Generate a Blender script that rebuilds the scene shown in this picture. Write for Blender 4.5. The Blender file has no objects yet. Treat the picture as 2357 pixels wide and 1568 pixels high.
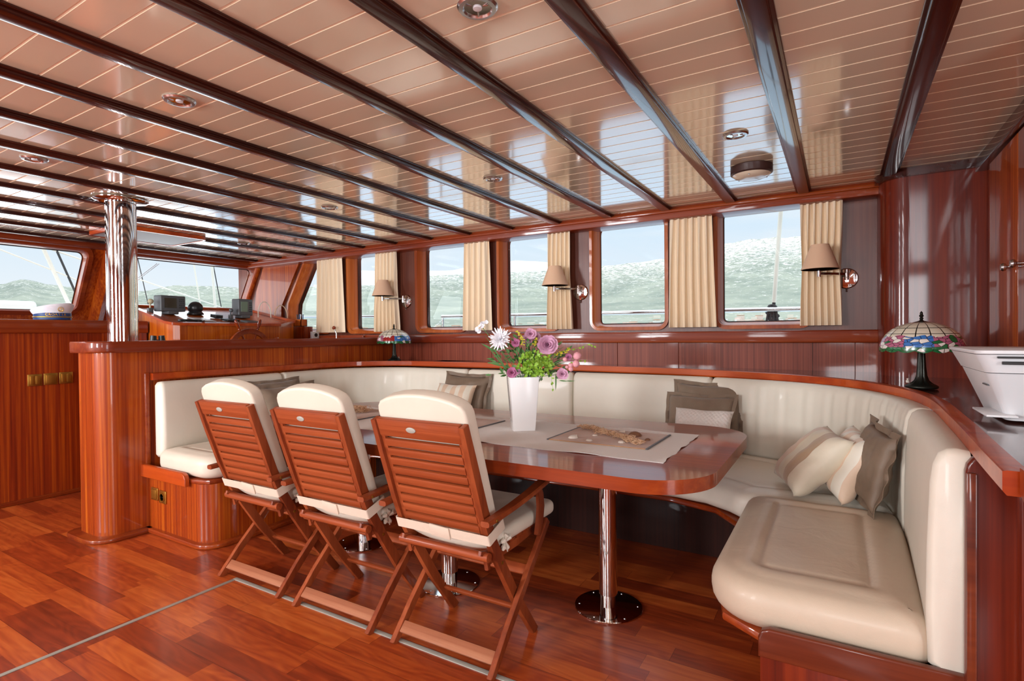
import bpy, bmesh, math, random
from mathutils import Vector, Matrix
random.seed(7)
C = bpy.context.scene
COL = C.collection
pi = math.pi

# ------------------------------------------------------------------ camera
cam_d = bpy.data.cameras.new('camera')
cam = bpy.data.objects.new('camera', cam_d); COL.objects.link(cam)
cam_d.sensor_width = 36.0; cam_d.lens = 19.1438
cam_d.clip_start = 0.05; cam_d.clip_end = 9000
_vx = Vector((0.857, 0.515, -0.00985)).normalized()
_vz = Vector((0.515, -0.857, 0.0117)); _vz = (_vz - _vx * _vz.dot(_vx)).normalized()
_vy = _vz.cross(_vx)
cam.matrix_world = Matrix(((_vx.x, _vy.x, _vz.x, 0), (_vx.y, _vy.y, _vz.y, 0), (_vx.z, _vy.z, _vz.z, 1.22), (0, 0, 0, 1)))
C.camera = cam

# ------------------------------------------------------------------ world, daylight, fill lamps, exposure
C.view_settings.view_transform = 'Standard'
C.view_settings.look = 'None'
C.view_settings.gamma = 1.0
C.view_settings.use_curve_mapping = False
C.view_settings.exposure = 0.08

W = bpy.data.worlds.new('sky'); C.world = W; W.use_nodes = True
def build_world():
    nt = W.node_tree; nt.nodes.clear()
    N = nt.nodes.new; L = nt.links.new
    out = N('ShaderNodeOutputWorld'); bg = N('ShaderNodeBackground')
    tc = N('ShaderNodeTexCoord'); sep = N('ShaderNodeSeparateXYZ'); L(tc.outputs['Generated'], sep.inputs[0])
    ramp = N('ShaderNodeValToRGB'); L(sep.outputs['Z'], ramp.inputs[0])
    cr = ramp.color_ramp
    cr.elements[0].position = 0.0; cr.elements[0].color = (0.25, 0.25, 0.25, 1)
    cr.elements[1].position = 1.0; cr.elements[1].color = (0.86, 0.92, 1.0, 1)
    for p, c in ((0.02, (0.5, 0.55, 0.58, 1)), (0.05, (0.86, 0.92, 0.98, 1)), (0.12, (0.76, 0.87, 0.98, 1)), (0.24, (0.64, 0.82, 1.0, 1)), (0.45, (0.74, 0.86, 1.0, 1))):
        e = cr.elements.new(p); e.color = c
    mp = N('ShaderNodeMapping'); mp.inputs['Scale'].default_value = (3, 3, 14)
    L(tc.outputs['Generated'], mp.inputs[0])
    nz = N('ShaderNodeTexNoise'); nz.inputs['Scale'].default_value = 1.6; nz.inputs['Detail'].default_value = 6
    L(mp.outputs[0], nz.inputs[0])
    r2 = N('ShaderNodeValToRGB'); L(nz.outputs[0], r2.inputs[0])
    r2.color_ramp.elements[0].position = 0.5; r2.color_ramp.elements[1].position = 0.72
    mx = N('ShaderNodeMix'); mx.data_type = 'RGBA'
    mul = N('ShaderNodeMath'); mul.operation = 'MULTIPLY'; mul.inputs[1].default_value = 0.4; L(r2.outputs[0], mul.inputs[0])
    L(mul.outputs[0], mx.inputs[0]); L(ramp.outputs[0], mx.inputs[6]); mx.inputs[7].default_value = (0.93, 0.94, 0.96, 1)
    # brighter towards the zenith: thin bright overcast
    mr = N('ShaderNodeMapRange'); mr.inputs[1].default_value = 0.35; mr.inputs[2].default_value = 0.8
    mr.inputs[3].default_value = 1.0; mr.inputs[4].default_value = 3.2; L(sep.outputs['Z'], mr.inputs[0])
    L(mx.outputs[2], bg.inputs[0]); L(mr.outputs[0], bg.inputs[1]); L(bg.outputs[0], out.inputs[0])
build_world()

def area(name, loc, rot, sx, sy, power, col):
    d = bpy.data.lights.new(name, 'AREA'); d.shape = 'RECTANGLE'; d.size = sx; d.size_y = sy
    d.energy = power; d.color = col
    o = bpy.data.objects.new(name, d); COL.objects.link(o); o.location = loc; o.rotation_euler = rot
    return o
DAY = (0.93, 0.97, 1.0)
# added fill lamps standing in for daylight at unseen near-side (port) windows
for x, p in ((0.20, 42), (-2.35, 105), (-4.65, 150)):
    area('port_fill', (x, -2.40, 1.52), (pi / 2, 0, 0), 0.72, 0.95, p, DAY)
# added fill lamp at the unseen aft doorway, in place of daylight
area('aft_fill', (2.72, -0.6, 1.1), (0, pi / 2, 0), 1.9, 1.1, 75, DAY)
# daylight through the windscreen
for y in (-0.08, 1.63, 3.3):
    area('daylight_windscreen', (-6.50, y, 1.74), (0, -pi / 2 + 0.1, 0), 0.45, 1.1, 6, DAY)

# ------------------------------------------------------------------ helpers
def link(name, me, mat=None, parent=None):
    o = bpy.data.objects.new(name, me); COL.objects.link(o)
    if mat is not None:
        for m in (mat if isinstance(mat, (list, tuple)) else [mat]): me.materials.append(m)
    if parent is not None: o.parent = parent
    return o
def obj(name, bm, mat=None, parent=None, smooth=True, ang=35):
    bmesh.ops.recalc_face_normals(bm, faces=bm.faces[:])
    if smooth:
        a = math.radians(ang)
        for f in bm.faces: f.smooth = True
        for e in bm.edges:
            if len(e.link_faces) == 2: e.smooth = e.calc_face_angle(0) < a
    me = bpy.data.meshes.new(name); bm.to_mesh(me); bm.free()
    return link(name, me, mat, parent)
def thing(name, label, cat, loc=(0, 0, 0), rz=0, group=None):
    o = bpy.data.objects.new(name, None); COL.objects.link(o); o.location = loc; o.rotation_euler = (0, 0, rz)
    o.empty_display_size = 0.05
    return tag(o, label, cat, group)
def tag(o, label, cat, group=None, kind=None):
    o['label'] = label; o['category'] = cat
    if group: o['group'] = group
    if kind: o['kind'] = kind
    return o
def struct(o):
    o['kind'] = 'structure'; return o
def copy_tree(o, parent=None):
    c = o.copy(); COL.objects.link(c)
    if parent is not None: c.parent = parent
    for ch in list(o.children): copy_tree(ch, c)
    return c
NB = bmesh.new
def bx(bm, x0, x1, y0, y1, z0, z1, bev=0.0, seg=2, mi=0):
    vs = [bm.verts.new(p) for p in ((x0, y0, z0), (x1, y0, z0), (x1, y1, z0), (x0, y1, z0), (x0, y0, z1), (x1, y0, z1), (x1, y1, z1), (x0, y1, z1))]
    fs = [bm.faces.new([vs[i] for i in f]) for f in ((0, 3, 2, 1), (4, 5, 6, 7), (0, 1, 5, 4), (1, 2, 6, 5), (2, 3, 7, 6), (3, 0, 4, 7))]
    for f in fs: f.material_index = mi
    if bev > 0:
        es = list({e for f in fs for e in f.edges})
        r = bmesh.ops.bevel(bm, geom=es, offset=bev, segments=seg, profile=0.5, affect='EDGES')
        for f in r['faces']: f.material_index = mi
    return vs
def BX(*a, **k):
    bm = NB(); bx(bm, *a, **k); return bm
def prism(bm, pts, a0, a1, plane='xy', bev=0.0, seg=2, mi=0, M=None):
    """outline pts extruded along the third axis"""
    def P(p, a):
        v = {'xy': (p[0], p[1], a), 'yz': (a, p[0], p[1]), 'xz': (p[0], a, p[1])}[plane]
        v = Vector(v); return M @ v if M else v
    lo = [bm.verts.new(P(p, a0)) for p in pts]; hi = [bm.verts.new(P(p, a1)) for p in pts]
    n = len(pts); fs = [bm.faces.new(lo), bm.faces.new(hi)]
    cap = set()
    for i in range(n):
        fs.append(bm.faces.new((lo[i], lo[(i + 1) % n], hi[(i + 1) % n], hi[i])))
    for f in fs: f.material_index = mi
    if bev > 0:
        es = list({e for f in fs[:2] for e in f.edges})
        r = bmesh.ops.bevel(bm, geom=es, offset=bev, segments=seg, profile=0.5, affect='EDGES')
        for f in r['faces']: f.material_index = mi
def thick(pts, w):
    """thicken a 2D polyline to an outline; w scalar or list"""
    n = len(pts); P = [Vector(p) for p in pts]; ws = w if isinstance(w, (list, tuple)) else [w] * n
    L, Rr = [], []
    for i in range(n):
        d = Vector((0, 0))
        if i > 0: d += (P[i] - P[i - 1]).normalized()
        if i < n - 1: d += (P[i + 1] - P[i]).normalized()
        d.normalize(); nn = Vector((-d.y, d.x))
        k = 1.0
        if 0 < i < n - 1:
            dd = (P[i + 1] - P[i]).normalized(); k = 1 / max(0.5, abs(nn.dot(Vector((-dd.y, dd.x)))))
        L.append(P[i] + nn * ws[i] / 2 * k); Rr.append(P[i] - nn * ws[i] / 2 * k)
    return [tuple(p) for p in L] + [tuple(p) for p in reversed(Rr)]
def lathe(bm, prof, n=32, c=(0, 0, 0), M=None, mi=0, closed=False):
    rings = []
    for r, z in prof:
        ring = []
        for k in range(n):
            a = 2 * pi * k / n
            v = Vector((r * math.cos(a), r * math.sin(a), z))
            if M: v = M @ v
            ring.append(bm.verts.new(v + Vector(c)))
        rings.append(ring)
    for i in range(len(rings) - 1):
        for k in range(n):
            f = bm.faces.new((rings[i][k], rings[i][(k + 1) % n], rings[i + 1][(k + 1) % n], rings[i + 1][k])); f.material_index = mi
    for ring, ok in ((rings[0], prof[0][0] > 1e-5), (rings[-1], prof[-1][0] > 1e-5)):
        if ok and not closed: f = bm.faces.new(ring); f.material_index = mi
    if prof[0][0] <= 1e-5 or prof[-1][0] <= 1e-5:
        bmesh.ops.remove_doubles(bm, verts=rings[0] if prof[0][0] <= 1e-5 else rings[-1], dist=1e-5)
        if prof[0][0] <= 1e-5 and prof[-1][0] <= 1e-5:
            bmesh.ops.remove_doubles(bm, verts=[v for v in rings[-1] if v.is_valid], dist=1e-5)
def tube(bm, pts, r, n=8, cap=True, mi=0):
    P = [Vector(p) for p in pts]; rs = r if isinstance(r, (list, tuple)) else [r] * len(P)
    up = Vector((0, 0, 1)); rings = []
    t0 = (P[1] - P[0]).normalized()
    if abs(t0.dot(up)) > 0.95: up = Vector((1, 0, 0))
    nrm = (up - t0 * up.dot(t0)).normalized()
    for i, p in enumerate(P):
        t = ((P[min(i + 1, len(P) - 1)] - P[max(i - 1, 0)])).normalized()
        nrm = (nrm - t * nrm.dot(t))
        nrm = nrm.normalized() if nrm.length > 1e-6 else t.orthogonal().normalized()
        b = t.cross(nrm)
        rings.append([bm.verts.new(p + (nrm * math.cos(2 * pi * k / n) + b * math.sin(2 * pi * k / n)) * rs[i]) for k in range(n)])
    for i in range(len(rings) - 1):
        for k in range(n):
            f = bm.faces.new((rings[i][k], rings[i][(k + 1) % n], rings[i + 1][(k + 1) % n], rings[i + 1][k])); f.material_index = mi
    if cap:
        for q in (rings[0], rings[-1]): f = bm.faces.new(q); f.material_index = mi
def sweep(bm, path, sec, cap=True, closed=False, mi=0):
    """path: 3D pts (roughly horizontal); sec: list of (lateral, up) or fn(i)->list"""
    P = [Vector(p) for p in path]; n = len(P); rings = []
    for i in range(n):
        if closed: a, b = P[i - 1], P[(i + 1) % n]
        else: a, b = P[max(i - 1, 0)], P[min(i + 1, n - 1)]
        t = (b - a); t.z = 0; t.normalize(); lat = Vector((t.y, -t.x, 0))
        s = sec(i) if callable(sec) else sec
        rings.append([bm.verts.new(P[i] + lat * u + Vector((0, 0, v))) for u, v in s])
    m = len(rings[0])
    for i in range(n if closed else n - 1):
        r0, r1 = rings[i], rings[(i + 1) % n]
        for k in range(m):
            f = bm.faces.new((r0[k], r0[(k + 1) % m], r1[(k + 1) % m], r1[k])); f.material_index = mi
    if cap and not closed:
        bm.faces.new(rings[0]); bm.faces.new(rings[-1])
def rrect(x0, x1, y0, y1, r, n=6):
    rr = r if isinstance(r, (list, tuple)) else [r] * 4     # corners: x0y0, x1y0, x1y1, x0y1
    out = []
    for (cx, cy, sx, sy, a0, q) in ((x0, y0, 1, 1, pi, rr[0]), (x1, y0, -1, 1, 1.5 * pi, rr[1]), (x1, y1, -1, -1, 0, rr[2]), (x0, y1, 1, -1, 0.5 * pi, rr[3])):
        ox, oy = cx + sx * q, cy + sy * q
        for k in range(n + 1):
            a = a0 + (pi / 2) * k / n
            out.append((ox + q * math.cos(a), oy + q * math.sin(a)))
            if q < 1e-6: break
    return out
def offset(poly, d):
    n = len(poly); out = []
    for i in range(n):
        a, b, c = Vector(poly[i - 1]), Vector(poly[i]), Vector(poly[(i + 1) % n])
        e1 = (b - a).normalized(); e2 = (c - b).normalized()
        n1 = Vector((-e1.y, e1.x)); n2 = Vector((-e2.y, e2.x)); m = (n1 + n2)
        m = m.normalized() if m.length > 1e-6 else n1
        out.append(tuple(b + m * d / max(0.4, m.dot(n1))))
    return out
def resample(poly, step):
    out = []
    n = len(poly)
    for i in range(n):
        a, b = Vector(poly[i]), Vector(poly[(i + 1) % n]); k = max(1, int((b - a).length / step))
        for j in range(k): out.append(tuple(a.lerp(b, j / k)))
    return out
def pad(bm, poly, z0, z1, r=0.035, groove=None, dome=0.0, M=None, pipe=True):
    """upholstered slab from a ccw outline; groove = inset distance of a stitched panel"""
    rings = []
    K = 5
    def ring(d, z):
        pts = offset(poly, d) if d > 0 else poly
        rings.append([bm.verts.new((M @ Vector((p[0], p[1], z))) if M else Vector((p[0], p[1], z))) for p in pts])
    for k in range(K + 1):
        a = pi / 2 * k / K; ring(r * (1 - math.sin(a)), z0 + r * (1 - math.cos(a)))
    zt = z1 - r
    for k in range(K + 1):
        a = pi / 2 * k / K; ring(r * (1 - math.cos(a)), zt + r * math.sin(a))
    n = len(poly)
    for i in range(len(rings) - 1):
        for k in range(n):
            bm.faces.new((rings[i][k], rings[i][(k + 1) % n], rings[i + 1][(k + 1) % n], rings[i + 1][k]))
    bm.faces.new(rings[0])
    # top: triangulated inside the last ring, its height following the distance to the edge
    edge = [Vector(p) for p in offset(poly, r)]
    step = 0.014
    def dist(q):
        best = 1e9; inside = False
        for i in range(n):
            a, b = edge[i], edge[(i + 1) % n]; ab = b - a; l2 = ab.length_squared
            if l2 > 1e-12:
                t = max(0, min(1, (q - a).dot(ab) / l2)); dd = (q - (a + ab * t)).length
                if dd < best: best = dd
            if (a.y > q.y) != (b.y > q.y) and q.x < (b.x - a.x) * (q.y - a.y) / (b.y - a.y) + a.x: inside = not inside
        return best if inside else -best
    def height(d):
        h = dome * min(1, d / 0.12) ** 0.7
        if pipe: h -= 0.003 * math.exp(-((d - 0.004) / 0.004) ** 2)
        if groove:
            g = groove - r; h -= 0.007 * math.exp(-((d - g) / 0.007) ** 2)
            if d < g: h += 0.007 * math.sin(pi * max(0, d) / g)
        return h
    xs = [p.x for p in edge]; ys = [p.y for p in edge]; pts = []
    nx = int((max(xs) - min(xs)) / step); ny = int((max(ys) - min(ys)) / step)
    for i in range(nx + 1):
        for j in range(ny + 1):
            q = Vector((min(xs) + (i + 0.5 * (j % 2)) * step, min(ys) + j * step)); d = dist(q)
            if d > step * 0.5: pts.append((q, d))
    from mathutils.geometry import delaunay_2d_cdt
    allp = edge + [p[0] for p in pts]
    res = delaunay_2d_cdt(allp, [], [list(range(n))], 1, 1e-7)
    vo, _, fo, orig = res[0], res[1], res[2], res[3]
    mp = []
    for i, p in enumerate(vo):
        src = orig[i][0] if orig[i] else None
        if src is not None and src < n: mp.append(rings[-1][src]); continue
        d = pts[src - n][1] if src is not None else 0
        v = Vector((p.x, p.y, z1 + height(d))); mp.append(bm.verts.new(M @ v if M else v))
    for f in fo:
        try: bm.faces.new([mp[i] for i in f])
        except ValueError: pass
def holed(bm, x0, x1, z0, z1, hole, fn, mi=0):
    """rectangle with a convex hole; fn maps (a, b) to a 3D point"""
    cx = sum(p[0] for p in hole) / len(hole); cz = sum(p[1] for p in hole) / len(hole)
    H = sorted(hole, key=lambda p: math.atan2(p[1] - cz, p[0] - cx))
    A = [math.atan2(p[1] - cz, p[0] - cx) for p in H]
    def bound(a):
        dx, dz = math.cos(a), math.sin(a); t = 1e9
        if dx > 1e-9: t = min(t, (x1 - cx) / dx)
        if dx < -1e-9: t = min(t, (x0 - cx) / dx)
        if dz > 1e-9: t = min(t, (z1 - cz) / dz)
        if dz < -1e-9: t = min(t, (z0 - cz) / dz)
        return (cx + dx * t, cz + dz * t)
    B = [bound(a) for a in A]
    hv = [bm.verts.new(fn(*p)) for p in H]; bv = [bm.verts.new(fn(*p)) for p in B]
    cor = [(math.atan2(z - cz, x - cx), (x, z)) for x in (x0, x1) for z in (z0, z1)]
    n = len(H)
    for i in range(n):
        j = (i + 1) % n; a0, a1 = A[i], A[j]
        if j == 0: a1 += 2 * pi
        mid = [c for c in cor if a0 < c[0] < a1 or a0 < c[0] + 2 * pi < a1]
        vs = [hv[j], hv[i], bv[i]] + [bm.verts.new(fn(*c[1])) for c in mid] + [bv[j]]
        f = bm.faces.new(vs); f.material_index = mi
def ringband(bm, hole, f0, f1, mi=0):
    a = [bm.verts.new(f0(*p)) for p in hole]; b = [bm.verts.new(f1(*p)) for p in hole]; n = len(hole)
    for i in range(n):
        f = bm.faces.new((a[i], a[(i + 1) % n], b[(i + 1) % n], b[i])); f.material_index = mi

# ------------------------------------------------------------------ materials
MATS = {}
def newmat(name):
    m = bpy.data.materials.new(name); m.use_nodes = True
    nt = m.node_tree; b = nt.nodes['Principled BSDF']; MATS[name] = m
    return m, nt, b
def rgb(h, k=1.0):
    c = [int(h[i:i + 2], 16) / 255 for i in (0, 2, 4)]
    return tuple((x / 12.92 if x < 0.04045 else ((x + 0.055) / 1.055) ** 2.4) * k for x in c) + (1,)
def plain(name, col, rough=0.5, metal=0.0, coat=0.0, bump=0.0, bscale=200, var=0.0, vscale=6, alpha=None, sheen=0.0):
    m, nt, b = newmat(name); N = nt.nodes.new; L = nt.links.new
    b.inputs['Base Color'].default_value = col; b.inputs['Roughness'].default_value = rough; b.inputs['Metallic'].default_value = metal
    b.inputs['Coat Weight'].default_value = coat; b.inputs['Coat Roughness'].default_value = 0.08
    if sheen: b.inputs['Sheen Weight'].default_value = sheen
    tc = N('ShaderNodeTexCoord')
    if var > 0:
        nz = N('ShaderNodeTexNoise'); nz.inputs['Scale'].default_value = vscale; nz.inputs['Detail'].default_value = 4
        L(tc.outputs['Object'], nz.inputs[0])
        mx = N('ShaderNodeMix'); mx.data_type = 'RGBA'; L(nz.outputs[0], mx.inputs[0])
        mx.inputs[6].default_value = tuple(c * (1 - var) for c in col[:3]) + (1,); mx.inputs[7].default_value = tuple(min(1, c * (1 + var)) for c in col[:3]) + (1,)
        L(mx.outputs[2], b.inputs['Base Color'])
    if bump > 0:
        n2 = N('ShaderNodeTexNoise'); n2.inputs['Scale'].default_value = bscale; n2.inputs['Detail'].default_value = 3
        L(tc.outputs['Object'], n2.inputs[0])
        bp = N('ShaderNodeBump'); bp.inputs['Strength'].default_value = bump; bp.inputs['Distance'].default_value = 0.002
        L(n2.outputs[0], bp.inputs['Height']); L(bp.outputs[0], b.inputs['Normal'])
    return m
def wood(name, cd, cm, cl, grain='z', fine=70, rough=0.28, coat=0.6, stripe=0.55, coord='Object'):
    """varnished wood: cd/cm/cl dark, mid, light; grain = axis along the fibres"""
    m, nt, b = newmat(name); N = nt.nodes.new; L = nt.links.new
    tc = N('ShaderNodeTexCoord')
    def ns(sc, along, detail, dist=0.0):
        mp = N('ShaderNodeMapping'); s = [sc, sc, sc]; s['xyz'.index(grain)] = along
        mp.inputs['Scale'].default_value = s; L(tc.outputs[coord], mp.inputs[0])
        n = N('ShaderNodeTexNoise'); n.inputs['Scale'].default_value = 1.0; n.inputs['Detail'].default_value = detail; n.inputs['Distortion'].default_value = dist
        L(mp.outputs[0], n.inputs[0]); return n
    a = ns(fine, 0.8, 3, 0.1); bb = ns(fine * 0.16, 0.35, 2, 0.3); c = ns(fine * 4, 8, 2)
    m1 = N('ShaderNodeMath'); m1.operation = 'MULTIPLY_ADD'; L(a.outputs[0], m1.inputs[0]); m1.inputs[1].default_value = stripe
    m2 = N('ShaderNodeMath'); m2.operation = 'MULTIPLY_ADD'; L(bb.outputs[0], m2.inputs[0]); m2.inputs[1].default_value = 0.9 - stripe
    m3 = N('ShaderNodeMath'); m3.operation = 'MULTIPLY'; L(c.outputs[0], m3.inputs[0]); m3.inputs[1].default_value = 0.1
    L(m3.outputs[0], m2.inputs[2]); L(m2.outputs[0], m1.inputs[2])
    r = N('ShaderNodeValToRGB'); L(m1.outputs[0], r.inputs[0]); e = r.color_ramp.elements
    e[0].position = 0.36; e[0].color = cd; e[1].position = 0.64; e[1].color = cl
    x = r.color_ramp.elements.new(0.5); x.color = cm
    L(r.outputs[0], b.inputs['Base Color'])
    b.inputs['Roughness'].default_value = rough + 0.12; b.inputs['Specular IOR Level'].default_value = 0.25; b.inputs['Coat Weight'].default_value = coat * 0.7; b.inputs['Coat Roughness'].default_value = 0.06
    return m
M_PANEL = wood('mahogany_panel', rgb('782606'), rgb('9a3c0a'), rgb('b65a14'), 'z', 75)
M_PANELD = wood('mahogany_panel_deep', rgb('5c1402'), rgb('7e2806'), rgb('a04408'), 'z', 60)
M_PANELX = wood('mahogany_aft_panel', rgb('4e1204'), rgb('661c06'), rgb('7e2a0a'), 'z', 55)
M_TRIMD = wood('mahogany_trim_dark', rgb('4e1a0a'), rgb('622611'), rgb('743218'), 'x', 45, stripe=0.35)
M_ORANGE = wood('sapele_panel_orange', rgb('9a3c06'), rgb('b9560c'), rgb('d07418'), 'z', 75)
M_BAND = wood('ribbon_veneer_plum', rgb('6c2c1a'), rgb('843a26'), rgb('964a34'), 'z', 110, stripe=0.7)
M_BROWN = wood('mahogany_brown_panel', rgb('4e2215'), rgb('633021'), rgb('75402e'), 'z', 60, stripe=0.3)
M_TRIMX = wood('mahogany_trim_x', rgb('742408'), rgb('8a340e'), rgb('a04816'), 'x', 45, stripe=0.35)
M_TRIMY = wood('mahogany_trim_y', rgb('682008'), rgb('7c2e0e'), rgb('904014'), 'y', 45, stripe=0.35)
M_RAIL = wood('mahogany_rail', rgb('963009'), rgb('ad430f'), rgb('bf5518'), 'x', 30, stripe=0.3)
M_BROWN.node_tree.nodes['Principled BSDF'].inputs['Coat Roughness'].default_value = 0.3
M_BROWN.node_tree.nodes['Principled BSDF'].inputs['Coat Weight'].default_value = 0.3
M_BEAM = wood('beam_dark_mahogany', rgb('260a06'), rgb('341009'), rgb('42160c'), 'y', 40, rough=0.12, coat=0.9, stripe=0.3)
M_FRAME = wood('window_frame_wood', rgb('8f3a10'), rgb('a9501c'), rgb('bd6428'), 'z', 40, stripe=0.3)
M_TABLE = wood('table_mahogany', rgb('762608'), rgb('8e360e'), rgb('a44a16'), 'x', 40, rough=0.2, coat=0.9, stripe=0.35)
M_UNDERSHADE = wood('underseat_panel_shaded', rgb('240a04'), rgb('301006'), rgb('3c160a'), 'z', 60, rough=0.5, coat=0.05)  # mahogany darkened to carry the deep shade under the table
M_TEAK = wood('teak_chair', rgb('6e2a10'), rgb('863a18'), rgb('9a4c24'), 'x', 45, rough=0.42, coat=0.15, stripe=0.4, coord='Generated')
M_TEAKV = wood('teak_chair_upright', rgb('6c2a12'), rgb('883c1a'), rgb('a04e28'), 'z', 22, rough=0.42, coat=0.15, stripe=0.4)
M_TEAKP = wood('teak_worn_pale', rgb('854a30'), rgb('9c5f42'), rgb('ac7252'), 'x', 40, rough=0.5, coat=0.05, stripe=0.4)
M_TEAKX = wood('teak_slats', rgb('6e2a12'), rgb('8a3c1a'), rgb('a24e28'), 'x', 38, rough=0.4, coat=0.15, stripe=0.4)

def leather(name, col, bump=0.25):
    m, nt, b = newmat(name); N = nt.nodes.new; L = nt.links.new
    tc = N('ShaderNodeTexCoord')
    n1 = N('ShaderNodeTexNoise'); n1.inputs['Scale'].default_value = 5; n1.inputs['Detail'].default_value = 5; L(tc.outputs['Object'], n1.inputs[0])
    mx = N('ShaderNodeMix'); mx.data_type = 'RGBA'; L(n1.outputs[0], mx.inputs[0])
    mx.inputs[6].default_value = tuple(c * 0.9 for c in col[:3]) + (1,); mx.inputs[7].default_value = tuple(min(1, c * 1.06) for c in col[:3]) + (1,)
    L(mx.outputs[2], b.inputs['Base Color'])
    b.inputs['Roughness'].default_value = 0.48; b.inputs['Coat Weight'].default_value = 0.06
    n2 = N('ShaderNodeTexNoise'); n2.inputs['Scale'].default_value = 9; n2.inputs['Detail'].default_value = 4; n2.inputs['Distortion'].default_value = 0.6; L(tc.outputs['Object'], n2.inputs[0])
    n3 = N('ShaderNodeTexVoronoi'); n3.inputs['Scale'].default_value = 420; L(tc.outputs['Object'], n3.inputs[0])
    ad = N('ShaderNodeMath'); ad.operation = 'MULTIPLY_ADD'; L(n3.outputs[0], ad.inputs[0]); ad.inputs[1].default_value = 0.04; L(n2.outputs[0], ad.inputs[2])
    bp = N('ShaderNodeBump'); bp.inputs['Strength'].default_value = bump; bp.inputs['Distance'].default_value = 0.01
    L(ad.outputs[0], bp.inputs['Height']); L(bp.outputs[0], b.inputs['Normal'])
    return m
M_CREAM = leather('cream_leather', rgb('e2d8c8'))
M_CREAM2 = leather('cream_leather_back', rgb('e4dccc'), 0.18)
M_TAN = leather('tan_leather_seat', rgb('c6b29c'), 0.3)
M_CHCUSH = leather('ivory_chair_cushion', rgb('dccfbd'), 0.15)
M_STRAP = plain('strap_webbing', rgb('d8c4b0'), 0.7, bump=0.3, bscale=300)
M_CHROME = plain('polished_steel', (0.78, 0.78, 0.78, 1), 0.06, 1.0)
M_STEEL = plain('brushed_steel', (0.62, 0.62, 0.62, 1), 0.25, 1.0)
M_ALU = plain('aluminium_strip', rgb('a9a89e'), 0.4, 0.1)
M_BRASS = plain('brass_plate', rgb('b98a3c'), 0.3, 0.9)
M_BRASSD = plain('brass_button', rgb('a8742c'), 0.38, 0.8)
M_BLACK = plain('black_plastic', (0.012, 0.012, 0.013, 1), 0.35)
M_GREYP = plain('grey_plastic', rgb('55575a'), 0.45)
M_SCREEN = plain('dark_screen', rgb('1a1e1c'), 0.12, coat=0.5)
M_LCD = plain('green_lcd', rgb('5c7d6e'), 0.15, coat=0.5)
M_WHITE = plain('white_plastic', rgb('dcdcde'), 0.35)
M_VASE = plain('white_gloss_ceramic', rgb('f8f8f8'), 0.15, coat=0.6)
M_LINEN = plain('white_linen', rgb('efece8'), 0.85, bump=0.5, bscale=500)
M_CURT = plain('curtain_cotton', rgb('f6e0c2'), 0.85, bump=0.3, bscale=400, var=0.06, vscale=3)
M_SHADE = plain('lamp_shade_fabric', rgb('f2c8a6'), 0.8, bump=0.3, bscale=500)
def translucent(m, f):
    nt = m.node_tree; N = nt.nodes.new; L = nt.links.new; b = nt.nodes['Principled BSDF']; o = nt.nodes['Material Output']
    t = N('ShaderNodeBsdfTranslucent'); t.inputs[0].default_value = tuple(b.inputs['Base Color'].default_value); mx = N('ShaderNodeMixShader'); mx.inputs[0].default_value = f
    L(b.outputs[0], mx.inputs[1]); L(t.outputs[0], mx.inputs[2]); L(mx.outputs[0], o.inputs[0])
translucent(M_SHADE, 0.12)
M_BROWNF = plain('brown_linen_pillow', rgb('83705e'), 0.85, bump=0.5, bscale=300, var=0.08, vscale=12, sheen=0.2)
M_BROWNF2 = plain('brown_satin_pillow', rgb('7a6654'), 0.55, bump=0.4, bscale=60, var=0.1, vscale=10)
M_PEWTER = plain('dark_bronze', rgb('2a2b26'), 0.4, 0.7, bump=0.4, bscale=60)
M_RUBBER = plain('dark_rubber_seal', (0.02, 0.02, 0.022, 1), 0.5)
M_BROWNP = plain('dark_brown_ring', rgb('3a211c'), 0.4)
M_OPAL = plain('opal_glass', rgb('d9c4ac'), 0.2, coat=0.4)
M_NET = plain('fishing_net_cord', rgb('d8b08c'), 0.8)
M_SHELL = plain('shell', rgb('d9cdc0'), 0.35, var=0.2, vscale=60)
M_STONE = plain('pebble_brown', rgb('7a5238'), 0.5, var=0.25, vscale=40)
M_NAVY = plain('navy_band', rgb('1c3d78'), 0.5)
M_GOLD = plain('gold_braid', rgb('c99a35'), 0.35, 0.7, bump=0.5, bscale=300)
M_HATW = plain('white_cap_cloth', rgb('e8e6ee'), 0.75)
M_ROPE = plain('white_rope', rgb('e8e2d2'), 0.8, bump=0.5, bscale=80)
M_DROPE = plain('dark_rope', rgb('3c3c3c'), 0.8, bump=0.5, bscale=60)
M_GELC = plain('white_gelcoat', rgb('e9eae4'), 0.4)

def ceiling_mat():
    m = plain('ceiling_lacquer', rgb('ebdbbf'), 0.13, coat=1.0, var=0.04, vscale=2)
    b = m.node_tree.nodes['Principled BSDF']; b.inputs['Specular IOR Level'].default_value = 1.0; b.inputs['Coat IOR'].default_value = 1.75
    return m
M_CEIL = ceiling_mat()
M_GROOVE = plain('ceiling_groove', rgb('fff0d4'), 0.5)

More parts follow.
